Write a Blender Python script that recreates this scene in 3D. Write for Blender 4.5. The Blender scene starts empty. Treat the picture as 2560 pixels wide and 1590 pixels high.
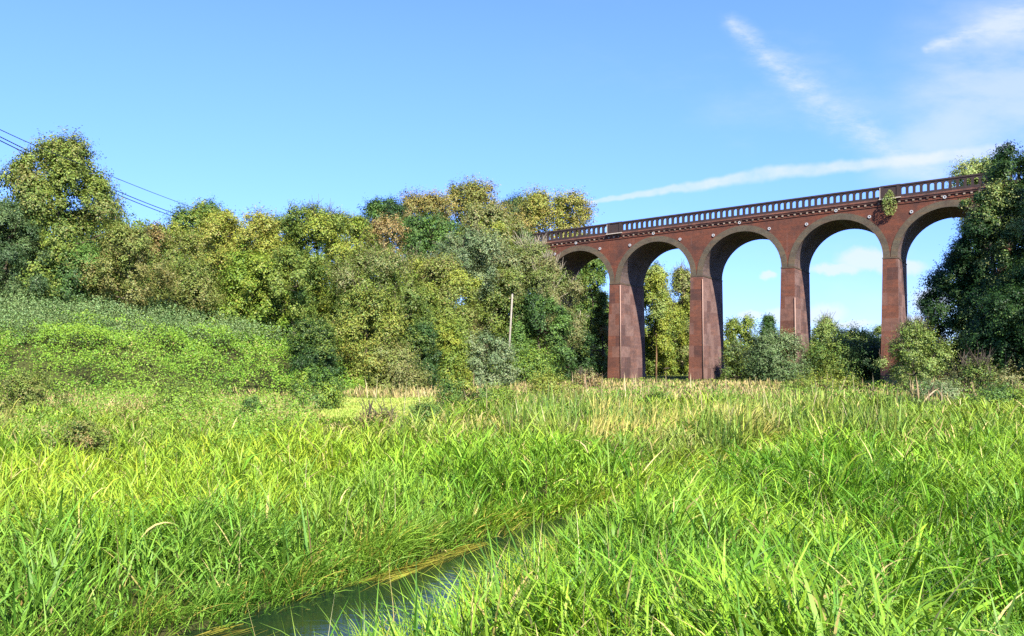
import bpy, math, random
import numpy as np
from mathutils import Vector

rng = np.random.default_rng(7)
random.seed(7)
scene = bpy.context.scene
COL = scene.collection
F = 2110.0            # focal length in pixels of the 2560 px wide photograph
HY = 905.0            # eye level in the photograph
CZ = 2.1              # eye height above the meadow
K = 2560/2434.0

# ------------------------------------------------------------------ helpers
def at(px, py, d):
    return np.array([(px-1280)/F*d, d, CZ+(HY-py)/F*d])

def tag(o, label=None, cat=None, group=None, kind=None):
    if label: o['label'] = label
    if cat: o['category'] = cat
    if group: o['group'] = group
    if kind: o['kind'] = kind
    return o

def empty(name, loc, rz=0.0):
    o = bpy.data.objects.new(name, None)
    o.location = loc; o.rotation_euler = (0, 0, rz)
    o.empty_display_size = .3
    COL.objects.link(o)
    return o

def link(name, me, parent=None, mat=None):
    o = bpy.data.objects.new(name, me)
    COL.objects.link(o)
    if parent: o.parent = parent
    if mat: me.materials.append(mat)
    return o

def mesh_np(name, verts, quads, cols=None, tris=None):
    """fast mesh from numpy arrays; one colour per face"""
    me = bpy.data.meshes.new(name)
    nv = len(verts); nq = len(quads)
    me.vertices.add(nv)
    me.vertices.foreach_set('co', np.ascontiguousarray(verts, dtype=np.float32).ravel())
    me.loops.add(nq*4)
    me.loops.foreach_set('vertex_index', np.ascontiguousarray(quads, dtype=np.int32).ravel())
    me.polygons.add(nq)
    me.polygons.foreach_set('loop_start', np.arange(0, nq*4, 4, dtype=np.int32))
    me.update(calc_edges=True)
    if cols is not None:
        a = me.attributes.new('Col', 'FLOAT_COLOR', 'FACE')
        c = np.ones((nq, 4), dtype=np.float32); c[:, :3] = cols
        a.data.foreach_set('color', c.ravel())
    return me

class MB:
    def __init__(s): s.v = []; s.f = []
    def quad(s, a, b, c, d):
        i = len(s.v); s.v += [tuple(a), tuple(b), tuple(c), tuple(d)]; s.f.append((i, i+1, i+2, i+3))
    def box(s, x0, x1, y0, y1, z0, z1, g=0.0):
        i = len(s.v)
        for z in (z0, z1):
            for (x, y) in ((x0, y0), (x1, y0), (x1, y1), (x0, y1)):
                s.v.append((x, y, z+g*x))
        for q in ((3, 2, 1, 0), (4, 5, 6, 7), (0, 1, 5, 4), (1, 2, 6, 5), (2, 3, 7, 6), (3, 0, 4, 7)):
            s.f.append(tuple(i+k for k in q))
    def tube(s, pts, rad, n=8, cap=True):
        pts = [Vector(p) for p in pts]
        i0 = len(s.v)
        for k, p in enumerate(pts):
            t = (pts[min(k+1, len(pts)-1)]-pts[max(k-1, 0)]).normalized()
            a = t.cross(Vector((0, 0, 1)))
            if a.length < 1e-3: a = Vector((1, 0, 0))
            a.normalize(); b = t.cross(a)
            r = rad[k] if hasattr(rad, '__len__') else rad
            for j in range(n):
                an = 2*math.pi*j/n
                s.v.append(tuple(p+a*(r*math.cos(an))+b*(r*math.sin(an))))
        for k in range(len(pts)-1):
            for j in range(n):
                s.f.append((i0+k*n+j, i0+k*n+(j+1) % n, i0+(k+1)*n+(j+1) % n, i0+(k+1)*n+j))
        if cap:
            s.f.append(tuple(i0+j for j in range(n))[::-1])
            s.f.append(tuple(i0+(len(pts)-1)*n+j for j in range(n)))
    def build(s, name, mat=None, parent=None, smooth=False):
        me = bpy.data.meshes.new(name)
        me.from_pydata(s.v, [], s.f); me.update()
        if smooth: me.polygons.foreach_set('use_smooth', [True]*len(me.polygons))
        return link(name, me, parent, mat)

# value noise -----------------------------------------------------------
_tab = np.random.default_rng(3).random((256, 256))
def vnoise(x, y):
    xi = np.floor(x).astype(int); yi = np.floor(y).astype(int)
    fx = x-xi; fy = y-yi
    fx = fx*fx*(3-2*fx); fy = fy*fy*(3-2*fy)
    a = _tab[xi & 255, yi & 255]; b = _tab[(xi+1) & 255, yi & 255]
    c = _tab[xi & 255, (yi+1) & 255]; d = _tab[(xi+1) & 255, (yi+1) & 255]
    return (a*(1-fx)+b*fx)*(1-fy)+(c*(1-fx)+d*fx)*fy
def fbm(x, y, o=3):
    s = 0; a = .5; t = 0
    for k in range(o):
        s = s+a*vnoise(x+17.3*k, y+9.1*k); t += a; a *= .5; x = x*2.03; y = y*2.03
    return s/t
def sstep(a, b, x):
    t = np.clip((x-a)/(b-a), 0, 1)
    return t*t*(3-2*t)
def norm(v): return v/np.maximum(np.linalg.norm(v, axis=-1, keepdims=True), 1e-9)

def seg_dist(P, A, B):
    ab = B-A; t = np.clip(((P-A)@ab)/(ab@ab), 0, 1)
    return np.linalg.norm(P-(A+t[:, None]*ab), axis=1)
def poly_dist(P, line):
    d = np.full(len(P), 1e9); sg = np.ones(len(P))
    for A, B in zip(line[:-1], line[1:]):
        e = seg_dist(P, A, B)
        ab = B-A
        cr = ab[0]*(P[:, 1]-A[1])-ab[1]*(P[:, 0]-A[0])
        m = e < d-1e-9
        d = np.where(m, e, d); sg = np.where(m, np.where(cr >= 0, 1., -1.), sg)
    return d*sg                      # positive on the left of the line

# ------------------------------------------------------------------ terrain
TOE = np.array([(-200, -6), (-60, 28), (-25, 42), (-18, 46), (-12, 56), (-5.6, 68), (1.5, 86), (8.6, 103), (12.5, 128), (14, 160), (40, 420)], float)
LB = np.array([(-14, -4), (-7, 2.5), (-3.9, 5.2), (-2.45, 7.1), (-2.0, 7.9), (-1.2, 9.1), (-.6, 10.2), (.15, 11.3), (1.75, 13.2), (4.9, 19.2), (10.2, 27.6), (19, 37), (60, 51)], float)
RB = np.array([(-11, -7), (-4.6, .2), (-1.75, 3.9), (-1.35, 4.7), (-1.05, 5.3), (-.68, 6.0), (-.25, 7.0), (.2, 8.3), (.8, 10.2), (2.15, 12.6), (5.8, 18.4), (11.2, 26.6), (19.8, 35.8), (62, 49.5)], float)
WATER_Z = -.12

def channel(P):
    """>0 inside the channel: distance to the nearer bank, <0 outside"""
    dl = -poly_dist(P, LB)           # right of the left bank
    dr = poly_dist(P, RB)            # left of the right bank
    return np.minimum(dl, dr)

def hill_s(P): return poly_dist(P, TOE)

def H(x, y):
    sh = np.shape(x)
    P = np.stack([np.ravel(x), np.ravel(y)], 1).astype(float)
    s = hill_s(P)
    t = np.clip(s/46, 0, 1)
    hz = 14.5*(t*t*(3-2*t)*.35+t*.65)*sstep(0, 5, s)
    hz += .5*(fbm(P[:, 0]/9, P[:, 1]/9)-.5)*sstep(0, 8, s)
    z = hz+.16*(fbm(P[:, 0]/2.5+7, P[:, 1]/2.5)-.5)
    c = channel(P)
    z = z-.6*sstep(-.1, .18, c)-.05*sstep(-.8, -.1, c)
    return z.reshape(sh) if sh else float(z[0])

# ------------------------------------------------------------------ node helpers
def newmat(name):
    m = bpy.data.materials.new(name); m.use_nodes = True
    nt = m.node_tree; nt.nodes.clear()
    return m, nt
def N(nt, typ, **kw):
    n = nt.nodes.new(typ)
    for k, v in kw.items():
        if k.startswith('i_'): n.inputs[k[2:].replace('_', ' ')].default_value = v
        else: setattr(n, k, v)
    return n
def L(nt, a, b): nt.links.new(a, b)
def math_n(nt, op, a, b=None, c=None):
    n = nt.nodes.new('ShaderNodeMath'); n.operation = op
    for i, v in enumerate((a, b, c)):
        if v is None: continue
        if isinstance(v, (int, float)): n.inputs[i].default_value = v
        else: nt.links.new(v, n.inputs[i])
    return n.outputs[0]
def mixc(nt, fac, a, b, mode='MIX'):
    n = nt.nodes.new('ShaderNodeMix'); n.data_type = 'RGBA'; n.blend_type = mode
    for s, v in ((n.inputs['Factor'], fac), (n.inputs[6], a), (n.inputs[7], b)):
        if isinstance(v, (int, float)): s.default_value = v
        elif isinstance(v, tuple): s.default_value = (*v[:3], 1)
        else: nt.links.new(v, s)
    return n.outputs[2]
def ramp(nt, fac, lo, hi):
    n = nt.nodes.new('ShaderNodeMapRange'); n.interpolation_type = 'SMOOTHSTEP'
    nt.links.new(fac, n.inputs['Value'])
    n.inputs['From Min'].default_value = lo; n.inputs['From Max'].default_value = hi
    return n.outputs[0]
def noise(nt, vec, scale, detail=4, rough=.55):
    n = nt.nodes.new('ShaderNodeTexNoise'); n.inputs['Scale'].default_value = scale
    n.inputs['Detail'].default_value = detail; n.inputs['Roughness'].default_value = rough
    if vec is not None: nt.links.new(vec, n.inputs['Vector'])
    return n.outputs['Fac']
def objco(nt): return nt.nodes.new('ShaderNodeTexCoord').outputs['Object']
def finish(nt, color, rough=.8, spec=.3, bump=None, bstr=.3, bdist=.05):
    p = nt.nodes.new('ShaderNodeBsdfPrincipled')
    if isinstance(color, tuple): p.inputs['Base Color'].default_value = (*color, 1)
    else: nt.links.new(color, p.inputs['Base Color'])
    p.inputs['Roughness'].default_value = rough
    p.inputs['Specular IOR Level'].default_value = spec
    if bump is not None:
        b = nt.nodes.new('ShaderNodeBump'); b.inputs['Strength'].default_value = bstr; b.inputs['Distance'].default_value = bdist
        nt.links.new(bump, b.inputs['Height']); nt.links.new(b.outputs[0], p.inputs['Normal'])
    o = nt.nodes.new('ShaderNodeOutputMaterial')
    nt.links.new(p.outputs[0], o.inputs['Surface'])
    return p

def leaf_mat(name, transl=.4, rough=.45, spec=.35, tint=(1.25, 1.2, .5)):
    m, nt = newmat(name)
    a = N(nt, 'ShaderNodeAttribute', attribute_name='Col')
    p = N(nt, 'ShaderNodeBsdfPrincipled')
    L(nt, a.outputs['Color'], p.inputs['Base Color'])
    p.inputs['Roughness'].default_value = rough
    p.inputs['Specular IOR Level'].default_value = spec
    t = N(nt, 'ShaderNodeBsdfTranslucent')
    L(nt, mixc(nt, 1.0, a.outputs['Color'], tint, 'MULTIPLY'), t.inputs['Color'])
    mx = N(nt, 'ShaderNodeMixShader'); mx.inputs[0].default_value = transl
    L(nt, p.outputs[0], mx.inputs[1]); L(nt, t.outputs[0], mx.inputs[2])
    o = N(nt, 'ShaderNodeOutputMaterial'); L(nt, mx.outputs[0], o.inputs['Surface'])
    return m
M_LEAF = leaf_mat('leaf_surface', .2, .5, .25)
M_GRASS = leaf_mat('grass_blade', .22, .5, .22, (1.2, 1.15, .4))
M_DRY = leaf_mat('dry_stalk', .2, .7, .15, (1, 1, .9))

def bark_mat(name, c1, c2):
    m, nt = newmat(name); co = objco(nt)
    mp = N(nt, 'ShaderNodeMapping'); mp.inputs['Scale'].default_value = (6, 6, 1.2); L(nt, co, mp.inputs[0])
    n = noise(nt, mp.outputs[0], 2.5, 6, .65)
    finish(nt, mixc(nt, ramp(nt, n, .35, .65), c1, c2), .9, .15, n, .6, .04)
    return m
M_BARK = bark_mat('bark', (.06, .045, .03), (.14, .11, .08))
M_PALEBARK = bark_mat('pale_bark', (.25, .2, .14), (.42, .36, .27))
M_POLE = bark_mat('weathered_pole_wood', (.24, .21, .16), (.36, .32, .26))
M_POST = bark_mat('brown_post_wood', (.16, .09, .04), (.27, .16, .08))

# brick -----------------------------------------------------------------
def brick_mat(name, c1, c2, soot=.35, patch=None, soot_top=None, streak=.3):
    m, nt = newmat(name)
    co = objco(nt)
    sp = N(nt, 'ShaderNodeSeparateXYZ'); L(nt, co, sp.inputs[0])
    cb = N(nt, 'ShaderNodeCombineXYZ')
    L(nt, math_n(nt, 'ADD', sp.outputs[0], sp.outputs[1]), cb.inputs[0]); L(nt, sp.outputs[2], cb.inputs[1])
    v = cb.outputs[0]
    b = N(nt, 'ShaderNodeTexBrick'); L(nt, v, b.inputs['Vector'])
    b.inputs['Scale'].default_value = 1.0; b.inputs['Brick Width'].default_value = .24; b.inputs['Row Height'].default_value = .082
    b.inputs['Mortar Size'].default_value = .009
    b.inputs['Color1'].default_value = (*c1, 1); b.inputs['Color2'].default_value = (*c2, 1)
    b.inputs['Mortar'].default_value = (c2[0]*1.1, c2[1]*1.5, c2[2]*1.7, 1)
    n1 = noise(nt, co, .55, 6, .65); n2 = noise(nt, co, 3.2, 5, .7)
    # broad bands of courses fired a little differently
    mp = N(nt, 'ShaderNodeMapping'); mp.inputs['Scale'].default_value = (.35, .35, 2.6); L(nt, co, mp.inputs[0])
    n3 = noise(nt, mp.outputs[0], 1.0, 4, .6)
    col = mixc(nt, ramp(nt, n3, .42, .68), b.outputs['Color'], (c2[0]*1.25, c2[1]*1.2, c2[2]*1.1))
    if patch:
        pb = N(nt, 'ShaderNodeTexBrick'); L(nt, v, pb.inputs['Vector'])
        pb.inputs['Scale'].default_value = 1.0; pb.inputs['Brick Width'].default_value = 1.9; pb.inputs['Row Height'].default_value = 1.35
        pb.inputs['Mortar Size'].default_value = 0.0; pb.offset = .37; pb.squash = .7
        pb.inputs['Color1'].default_value = (0, 0, 0, 1); pb.inputs['Color2'].default_value = (1, 1, 1, 1)
        f = ramp(nt, pb.outputs['Color'], .45, .7)
        col = mixc(nt, math_n(nt, 'MULTIPLY', f, .75), col, patch)
        f2 = ramp(nt, pb.outputs['Color'], .22, .1)
        col = mixc(nt, math_n(nt, 'MULTIPLY', f2, .5), col, (.05, .03, .03))
    # weathering: soot and lime
    col = mixc(nt, math_n(nt, 'MULTIPLY', ramp(nt, n1, .42, .7), soot), col, (.035, .028, .026))
    mp2 = N(nt, 'ShaderNodeMapping'); mp2.inputs['Scale'].default_value = (2.2, 2.2, .22); L(nt, co, mp2.inputs[0])
    n4 = noise(nt, mp2.outputs[0], 1.0, 5, .7)
    col = mixc(nt, math_n(nt, 'MULTIPLY', ramp(nt, n4, .56, .8), streak), col, (.36, .28, .25))
    col = mixc(nt, math_n(nt, 'MULTIPLY', ramp(nt, n2, .3, .75), .45), col, (.06, .03, .025))
    finish(nt, col, .9, .15, math_n(nt, 'ADD', b.outputs['Fac'], n2), .35, .02)
    return m
M_BRICK = brick_mat('red_brick', (.098, .031, .0175), (.15, .049, .028), .6)
M_PIER = brick_mat('pier_brick', (.115, .038, .022), (.175, .063, .037), .5, (.21, .11, .08))
M_SIDE = brick_mat('pier_side_brick_brightened', (.125, .060, .046), (.18, .096, .077), .5, (.24, .15, .125))  # pinkish repaired brick, made paler to brighten the shaded pier sides
M_RING = brick_mat('arch_ring_brick', (.075, .056, .036), (.115, .086, .054), .4, streak=.1)
M_BARREL = brick_mat('barrel_brick', (.10, .066, .056), (.15, .105, .09), .5, streak=.5)
M_PARAPET = brick_mat('sooty_brick', (.028, .021, .021), (.046, .030, .027), .65, streak=.12)
M_CORNICE = brick_mat('stained_cornice_brick', (.11, .05, .036), (.19, .075, .05), .75, streak=.5)
m, nt = newmat('pale_stone'); n_ = noise(nt, objco(nt), 6, 5)
finish(nt, mixc(nt, n_, (.28, .23, .18), (.5, .42, .34)), .85, .2, n_, .3); M_STONE = m
m, nt = newmat('corbel_brick'); n_ = noise(nt, objco(nt), 5, 4)
oi = N(nt, 'ShaderNodeObjectInfo')
finish(nt, mixc(nt, oi.outputs['Random'], (.10, .06, .04), (.36, .27, .19)), .9, .2, n_, .3); M_CORBEL = m
m, nt = newmat('plate_iron'); n_ = noise(nt, objco(nt), 9, 4)
finish(nt, mixc(nt, n_, (.28, .28, .28), (.52, .51, .49)), .6, .3); M_PLATE = m
m, nt = newmat('dark_iron'); finish(nt, (.05, .045, .04), .7, .3); M_IRON = m
m, nt = newmat('pink_pipe_paint'); n_ = noise(nt, objco(nt), 3, 4)
finish(nt, mixc(nt, n_, (.30, .17, .12), (.40, .26, .20)), .6, .3); M_PIPE = m
m, nt = newmat('track_ballast'); n_ = noise(nt, objco(nt), 14, 5)
finish(nt, mixc(nt, n_, (.10, .09, .08), (.25, .23, .2)), .95, .1, n_, .8); M_BALLAST = m
m, nt = newmat('cable_sheath'); finish(nt, (.03, .035, .045), .5, .4); M_CABLE = m

# ------------------------------------------------------------------ ground, water
def axis(lo, hi, n, c, k):
    a = np.sinh(np.linspace(math.asinh((lo-c)/k), math.asinh((hi-c)/k), n))*k+c
    return a
gx = axis(-1800, 1800, 460, 1.5, 9); gy = axis(-150, 3200, 460, 9, 12)
X, Y = np.meshgrid(gx, gy)
Z = H(X, Y)
vv = np.stack([X, Y, Z], -1).reshape(-1, 3)
nx, ny = len(gx), len(gy)
ii = (np.arange(ny-1)[:, None]*nx+np.arange(nx-1)[None, :]).ravel()
qq = np.stack([ii, ii+1, ii+nx+1, ii+nx], 1)
me = mesh_np('ground', vv, qq)
me.polygons.foreach_set('use_smooth', np.ones(len(qq), dtype=bool))
m, nt = newmat('meadow_soil'); co = objco(nt)
n1 = noise(nt, co, .08, 5); n2 = noise(nt, co, 2.2, 6, .7); n3 = noise(nt, co, 14, 4, .7)
c = mixc(nt, ramp(nt, n2, .35, .7), (.03, .045, .012), (.07, .06, .022))
c = mixc(nt, ramp(nt, n1, .4, .65), c, (.09, .105, .025))
c = mixc(nt, math_n(nt, 'MULTIPLY', n3, .5), c, (.045, .05, .018))
finish(nt, c, .95, .1, n3, .8, .08)
tag(link('ground', me, None, m), kind='structure')

# water sheet
w = MB()
m_ = min(len(LB), len(RB))
lpts = [tuple(p) for p in LB]; rpts = [tuple(p) for p in RB]
# build as strips between both banks, widened a little under the banks
def resample(line, n):
    line = np.asarray(line); d = np.r_[0, np.cumsum(np.linalg.norm(np.diff(line, axis=0), axis=1))]
    t = np.linspace(0, 1, n)**1.6*d[-1]
    return np.stack([np.interp(t, d, line[:, k]) for k in (0, 1)], 1)
A = resample(LB, 60); B = resample(RB, 60)
vs = []; fs = []
for a, b in zip(A, B):
    dv = (a-b)/np.linalg.norm(a-b)
    a2 = a+dv*.25; b2 = b-dv*.25
    for k in range(5):
        p = a2+(b2-a2)*k/4; vs.append((p[0], p[1], WATER_Z))
for i in range(59):
    for k in range(4): fs.append((i*5+k, i*5+k+1, (i+1)*5+k+1, (i+1)*5+k))
me = bpy.data.meshes.new('water'); me.from_pydata(vs, [], fs); me.update()
m, nt = newmat('stream_water'); co = objco(nt)
mp = N(nt, 'ShaderNodeMapping'); mp.inputs['Rotation'].default_value = (0, 0, math.radians(-50)); mp.inputs['Scale'].default_value = (1.2, 5, 1); L(nt, co, mp.inputs[0])
n1 = noise(nt, mp.outputs[0], 2.2, 4, .55); n2 = noise(nt, co, .8, 4)
c = mixc(nt, ramp(nt, n2, .35, .7), (.008, .022, .010), (.022, .036, .010))
p = finish(nt, c, .03, .5, n1, .10, .05); p.inputs['IOR'].default_value = 1.33
tag(link('water', me, None, m), kind='structure')

# ------------------------------------------------------------------ viaduct
AL, DD, U2, T, WV, S, G = .547, 97.245, 44.085, 1.387, 7.56, 10.6, .038
ZS, ZC, ZP = 9.903+CZ, 14.525+CZ, 17.493+CZ
rv = np.array([math.cos(AL), -math.sin(AL)]); nv_ = np.array([math.sin(AL), math.cos(AL)])
org = nv_*DD+rv*(-U2)
VI = empty('railway_viaduct', (org[0], org[1], 0), -AL)
tag(VI, 'tall red brick arched railway viaduct with a dark pierced parapet crossing the meadow', 'viaduct')
def v_world(u, w): p = org+rv*u+nv_*w; return p
RAD = (S-T)/2
UL, UR = -3*S, 6*S                     # ends of what is built
def zg(u): return G*u
RING = .66
Z_TOPW = ZP-1.35-.35                   # underside of the cornice
# arcade wall
wall = MB()
us = []
for i in range(-3, 6):
    uc = (i+.5)*S
    c0 = uc-S/2
    for a in np.linspace(math.pi, 0, 29):
        us.append((uc+RAD*math.cos(a), ZS+RAD*math.sin(a)*(ZC-ZS)/RAD, i))
def wall_face(y, flip):
    pts = [(UL, ZS, None)]+us+[(UR, ZS, None)]
    for (u0, z0, _), (u1, z1, _) in zip(pts[:-1], pts[1:]):
        if u1-u0 < 1e-6: continue
        q = [(u0, y, z0+zg(u0)), (u1, y, z1+zg(u1)), (u1, y, Z_TOPW+zg(u1)), (u0, y, Z_TOPW+zg(u0))]
        if flip: q = q[::-1]
        wall.quad(*q)
wall_face(0, False); wall_face(WV, True)
for u in (UL, UR):
    wall.quad((u, 0, ZS+zg(u)), (u, WV, ZS+zg(u)), (u, WV, Z_TOPW+zg(u)), (u, 0, Z_TOPW+zg(u)))
wall.build('spandrel_wall', M_BRICK, VI)
for i in range(-3, 6):
    uc = (i+.5)*S
    b = MB(); rr_ = (MB(), MB())
    an = np.linspace(math.pi, 0, 33)
    for a0, a1 in zip(an[:-1], an[1:]):
        def pt(a, R, y):
            k = R/RAD
            u = uc+RAD*k*math.cos(a); z = ZS+(ZC-ZS)*k*math.sin(a)
            return (u, y, z+zg(u))
        b.quad(pt(a0, RAD, .0), pt(a0, RAD, WV), pt(a1, RAD, WV), pt(a1, RAD, 0))
        for r, (y0, y1) in zip(rr_, ((-.05, .10), (WV-.1, WV+.05))):
            R0, R1 = RAD-.012, RAD+RING
            # clip the ring where neighbours would meet over a pier
            def pc(a, R, y):
                p = pt(a, R, y); lim = S/2-.004
                u = min(max(p[0], uc-lim), uc+lim)
                return (u, p[1], p[2])
            r.quad(pc(a0, R0, y0), pc(a1, R0, y0), pc(a1, R1, y0), pc(a0, R1, y0))
            r.quad(pc(a0, R1, y0), pc(a1, R1, y0), pc(a1, R1, y1), pc(a0, R1, y1))
            r.quad(pc(a0, R0, y1), pc(a1, R0, y1), pc(a1, R0, y0), pc(a0, R0, y0))
            if y0 > 1: r.quad(pc(a0, R1, y1), pc(a1, R1, y1), pc(a1, R0, y1), pc(a0, R0, y1))
    b.build('arch_barrel', M_BARREL, VI)
    for r in rr_: r.build('arch_ring', M_RING, VI)
# piers, battered, each standing on its own ground
for i in range(-2, 6):
    u = i*S
    gp = [v_world(u+du, w) for du in (-1, 1) for w in (0, WV)]
    zb = min(H(p[0], p[1]) for p in gp)-.5
    zt = ZS+zg(u)
    p = MB()
    hh = zt-zb
    def ring(z):
        k = (zt-z)/12.0
        a = T/2+.05+.17*k; c0 = -.04-.2*k; c1 = WV+.04+.2*k
        return [(u-a, c0, z), (u+a, c0, z), (u+a, c1, z), (u-a, c1, z)]
    lv = [zt, zt-.16, zt-.16, zb]
    zs_ = np.r_[np.linspace(zb, zt-.2, 7), zt]
    rows = [ring(z) for z in zs_]
    for r0, r1 in zip(rows[:-1], rows[1:]):
        for k in range(4): p.quad(r0[k], r0[(k+1) % 4], r1[(k+1) % 4], r1[k])
    p.quad(*rows[-1])
    po = p.build('pier', M_PIER, VI)
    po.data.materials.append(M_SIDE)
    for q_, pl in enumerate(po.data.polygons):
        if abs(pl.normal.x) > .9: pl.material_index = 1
    # thin impost course at the springing
    q = MB(); a = T/2+.09
    q.box(u-a, u+a, -.08, WV+.08, zt-.14, zt-.02)
    q.build('impost_course', M_RING, po)
    if i in (0, 1, 2):
        zt2 = zt-(.3 if i == 0 else (.5 if i == 1 else 3.5))
        k0 = (zt-zt2)/12; k1 = (zt-zb-.4)/12
        d = MB(); d.tube([(u+T/2+.06+.17*k0, -.1-.2*k0, zt2), (u+T/2+.06+.17*k1, -.1-.2*k1, zb+.4)], .06, 8)
        d.build('drainpipe', M_PIPE, VI, True)
# cornice strips
def strip(name, z0, z1, out, mat, u0=UL, u1=UR):
    s = MB()
    s.box(u0, u1, -out, .02, z0, z1, G); s.box(u0, u1, WV-.02, WV+out, z0, z1, G)
    return s.build(name, mat, VI)
zc0 = Z_TOPW
d = MB()
d.box(UL, UR, -.14, WV+.14, zc0, zc0+.16, G); d.box(UL, UR, -.22, WV+.22, zc0+.16, zc0+.35, G)
d.build('cornice', M_CORNICE, VI)
strip('string_course', zc0-.40, zc0-.31, .07, M_BRICK)
stn = MB(); stn.box(-.1, .1, -.10, .01, 0, .20)
sme = None
for k in range(88):
    u = -12.2+.67*k
    if sme is None:
        o = stn.build('corbel_stone', M_CORBEL, VI); sme = o.data
    else:
        o = link('corbel_stone', sme, VI)
    o.location = (u, 0, zc0-.204+zg(u))
# track bed
tb = MB(); tb.box(UL, UR, .35, WV-.35, zc0+.352, zc0+.55, G); tb.build('track_bed', M_BALLAST, VI)

# parapets: solid brick pierced by round-headed openings
def parapet(name, u0, u1, y0, y1, mat, pitch=.665, ow=.41):
    s = MB()
    zb = ZP-1.35+.003; z0 = zb+.27; z1 = z0+.78; zt = ZP-.16
    n = max(1, int(round((u1-u0)/pitch)))
    p = (u1-u0)/n
    def face(ua, ub, za0, zb0, za1, zb1):
        s.quad((ua, y0, za0+zg(ua)), (ub, y0, zb0+zg(ub)), (ub, y0, zb1+zg(ub)), (ua, y0, za1+zg(ua)))
        s.quad((ub, y1, zb0+zg(ub)), (ua, y1, za0+zg(ua)), (ua, y1, za1+zg(ua)), (ub, y1, zb1+zg(ub)))
    for k in range(n):
        c = u0+(k+.5)*p
        a, b = c-ow/2, c+ow/2
        face(u0+k*p, a, zb, zb, zt, zt); face(b, u0+(k+1)*p, zb, zb, zt, zt)
        face(a, b, zb, zb, z0, z0)
        s.quad((a, y0, z0+zg(a)), (b, y0, z0+zg(b)), (b, y1, z0+zg(b)), (a, y1, z0+zg(a)))
        an = np.linspace(math.pi, 0, 7)
        q = [(c+ow/2*math.cos(t), z1-.17+.17*math.sin(t)) for t in an]
        for (ua, za), (ub, zb_) in zip(q[:-1], q[1:]):
            face(ua, ub, za, zb_, zt, zt)
            s.quad((ua, y0, za+zg(ua)), (ua, y1, za+zg(ua)), (ub, y1, zb_+zg(ub)), (ub, y0, zb_+zg(ub)))
        for ue, fl in ((a, 1), (b, 0)):
            s.quad((ue, y0, z0+zg(ue)), (ue, y1, z0+zg(ue)), (ue, y1, z1-.17+zg(ue)), (ue, y0, z1-.17+zg(ue)))
    s.box(u0, u1, y0-.06, y1+.06, zt, ZP, G)
    return s.build(name, mat, VI)
PH = .95
segs = [(UL, -PH), (PH, 3*S-PH), (3*S+PH, UR)]
for (a, b) in segs:
    parapet('parapet', a, b, -.10, .22, M_PARAPET)
    parapet('parapet', a, b, WV-.22, WV+.10, M_PARAPET)
for uc in (0, 3*S):
    for sgn, y0, y1 in ((1, -.17, .30), (-1, WV-.30, WV+.17)):
        s = MB(); s.box(uc-PH+.003, uc+PH-.003, y0, y1, ZP-1.345, ZP-.14, G)
        s.box(uc-PH-.05, uc+PH+.05, y0-.07, y1+.07, ZP-.137, ZP+.02, G)
        # raised end pilasters and a sunk panel between them
        for a, b in ((uc-PH+.006, uc-PH+.32), (uc+PH-.32, uc+PH-.006)):
            if sgn > 0: s.box(a, b, y0-.06, y0+.01, ZP-1.34, ZP-.145, G)
            else: s.box(a, b, y1-.01, y1+.06, ZP-1.34, ZP-.145, G)
        po = s.build('pedestal', M_PARAPET, VI)
        if sgn > 0:
            q = MB(); q.box(uc-PH-.12, uc+PH+.12, -.42, -.19, ZP-1.46, ZP-1.352, G); q.build('ledge', M_STONE, po)
            q = MB(); q.box(uc-PH-.08, uc-PH, y0-.085, y0+.0, ZP-1.34, ZP-.15, G); q.build('lit_edge_strip', M_STONE, po)  # pale strip standing in for the sunlit reveal of the left pilaster
# tie plates
def tie_plate(u, z):
    s = MB(); n = 20
    prof = [(.17, -.02), (.17, -.10), (.085, -.10), (.07, -.06), (.0, -.06)]
    for (r0, y0), (r1, y1) in zip(prof[:-1], prof[1:]):
        for j in range(n):
            a0, a1 = 2*math.pi*j/n, 2*math.pi*(j+1)/n
            s.quad((u+r0*math.cos(a0), y0, z+r0*math.sin(a0)), (u+r0*math.cos(a1), y0, z+r0*math.sin(a1)),
                   (u+r1*math.cos(a1), y1, z+r1*math.sin(a1)), (u+r1*math.cos(a0), y1, z+r1*math.sin(a0)))
    o = s.build('tie_plate', M_PLATE, VI, False)
    h = MB(); h.tube([(u, -.05, z), (u, -.085, z)], .07, 8); h.build('tie_bolt', M_IRON, o)
for i in range(-1, 5):
    uc = (i+.5)*S
    tie_plate(uc-.15, zc0-.22+zg(uc)-.03)
for i in range(-1, 5):
    for du in (-2.05, 2.05):
        u = i*S+du
        tie_plate(u, ZP-3.05+zg(u))

# ------------------------------------------------------------------ leaves
def leaf_quads(P, nrm, size, asp=.55, fold=None):
    """diamond leaves: P (n,3), nrm (n,3), size (n,)"""
    n = len(P)
    r = rng.normal(size=(n, 3))
    t = norm(np.cross(nrm, r)); b = np.cross(nrm, t)
    L_ = (size*.5)[:, None]; W_ = (size*.5*asp)[:, None]
    v = np.empty((n, 4, 3))
    v[:, 0] = P-t*L_; v[:, 1] = P+b*W_-t*L_*.1; v[:, 2] = P+t*L_; v[:, 3] = P-b*W_-t*L_*.1
    return v
def quads_idx(n): return np.arange(n*4).reshape(n, 4)

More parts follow.
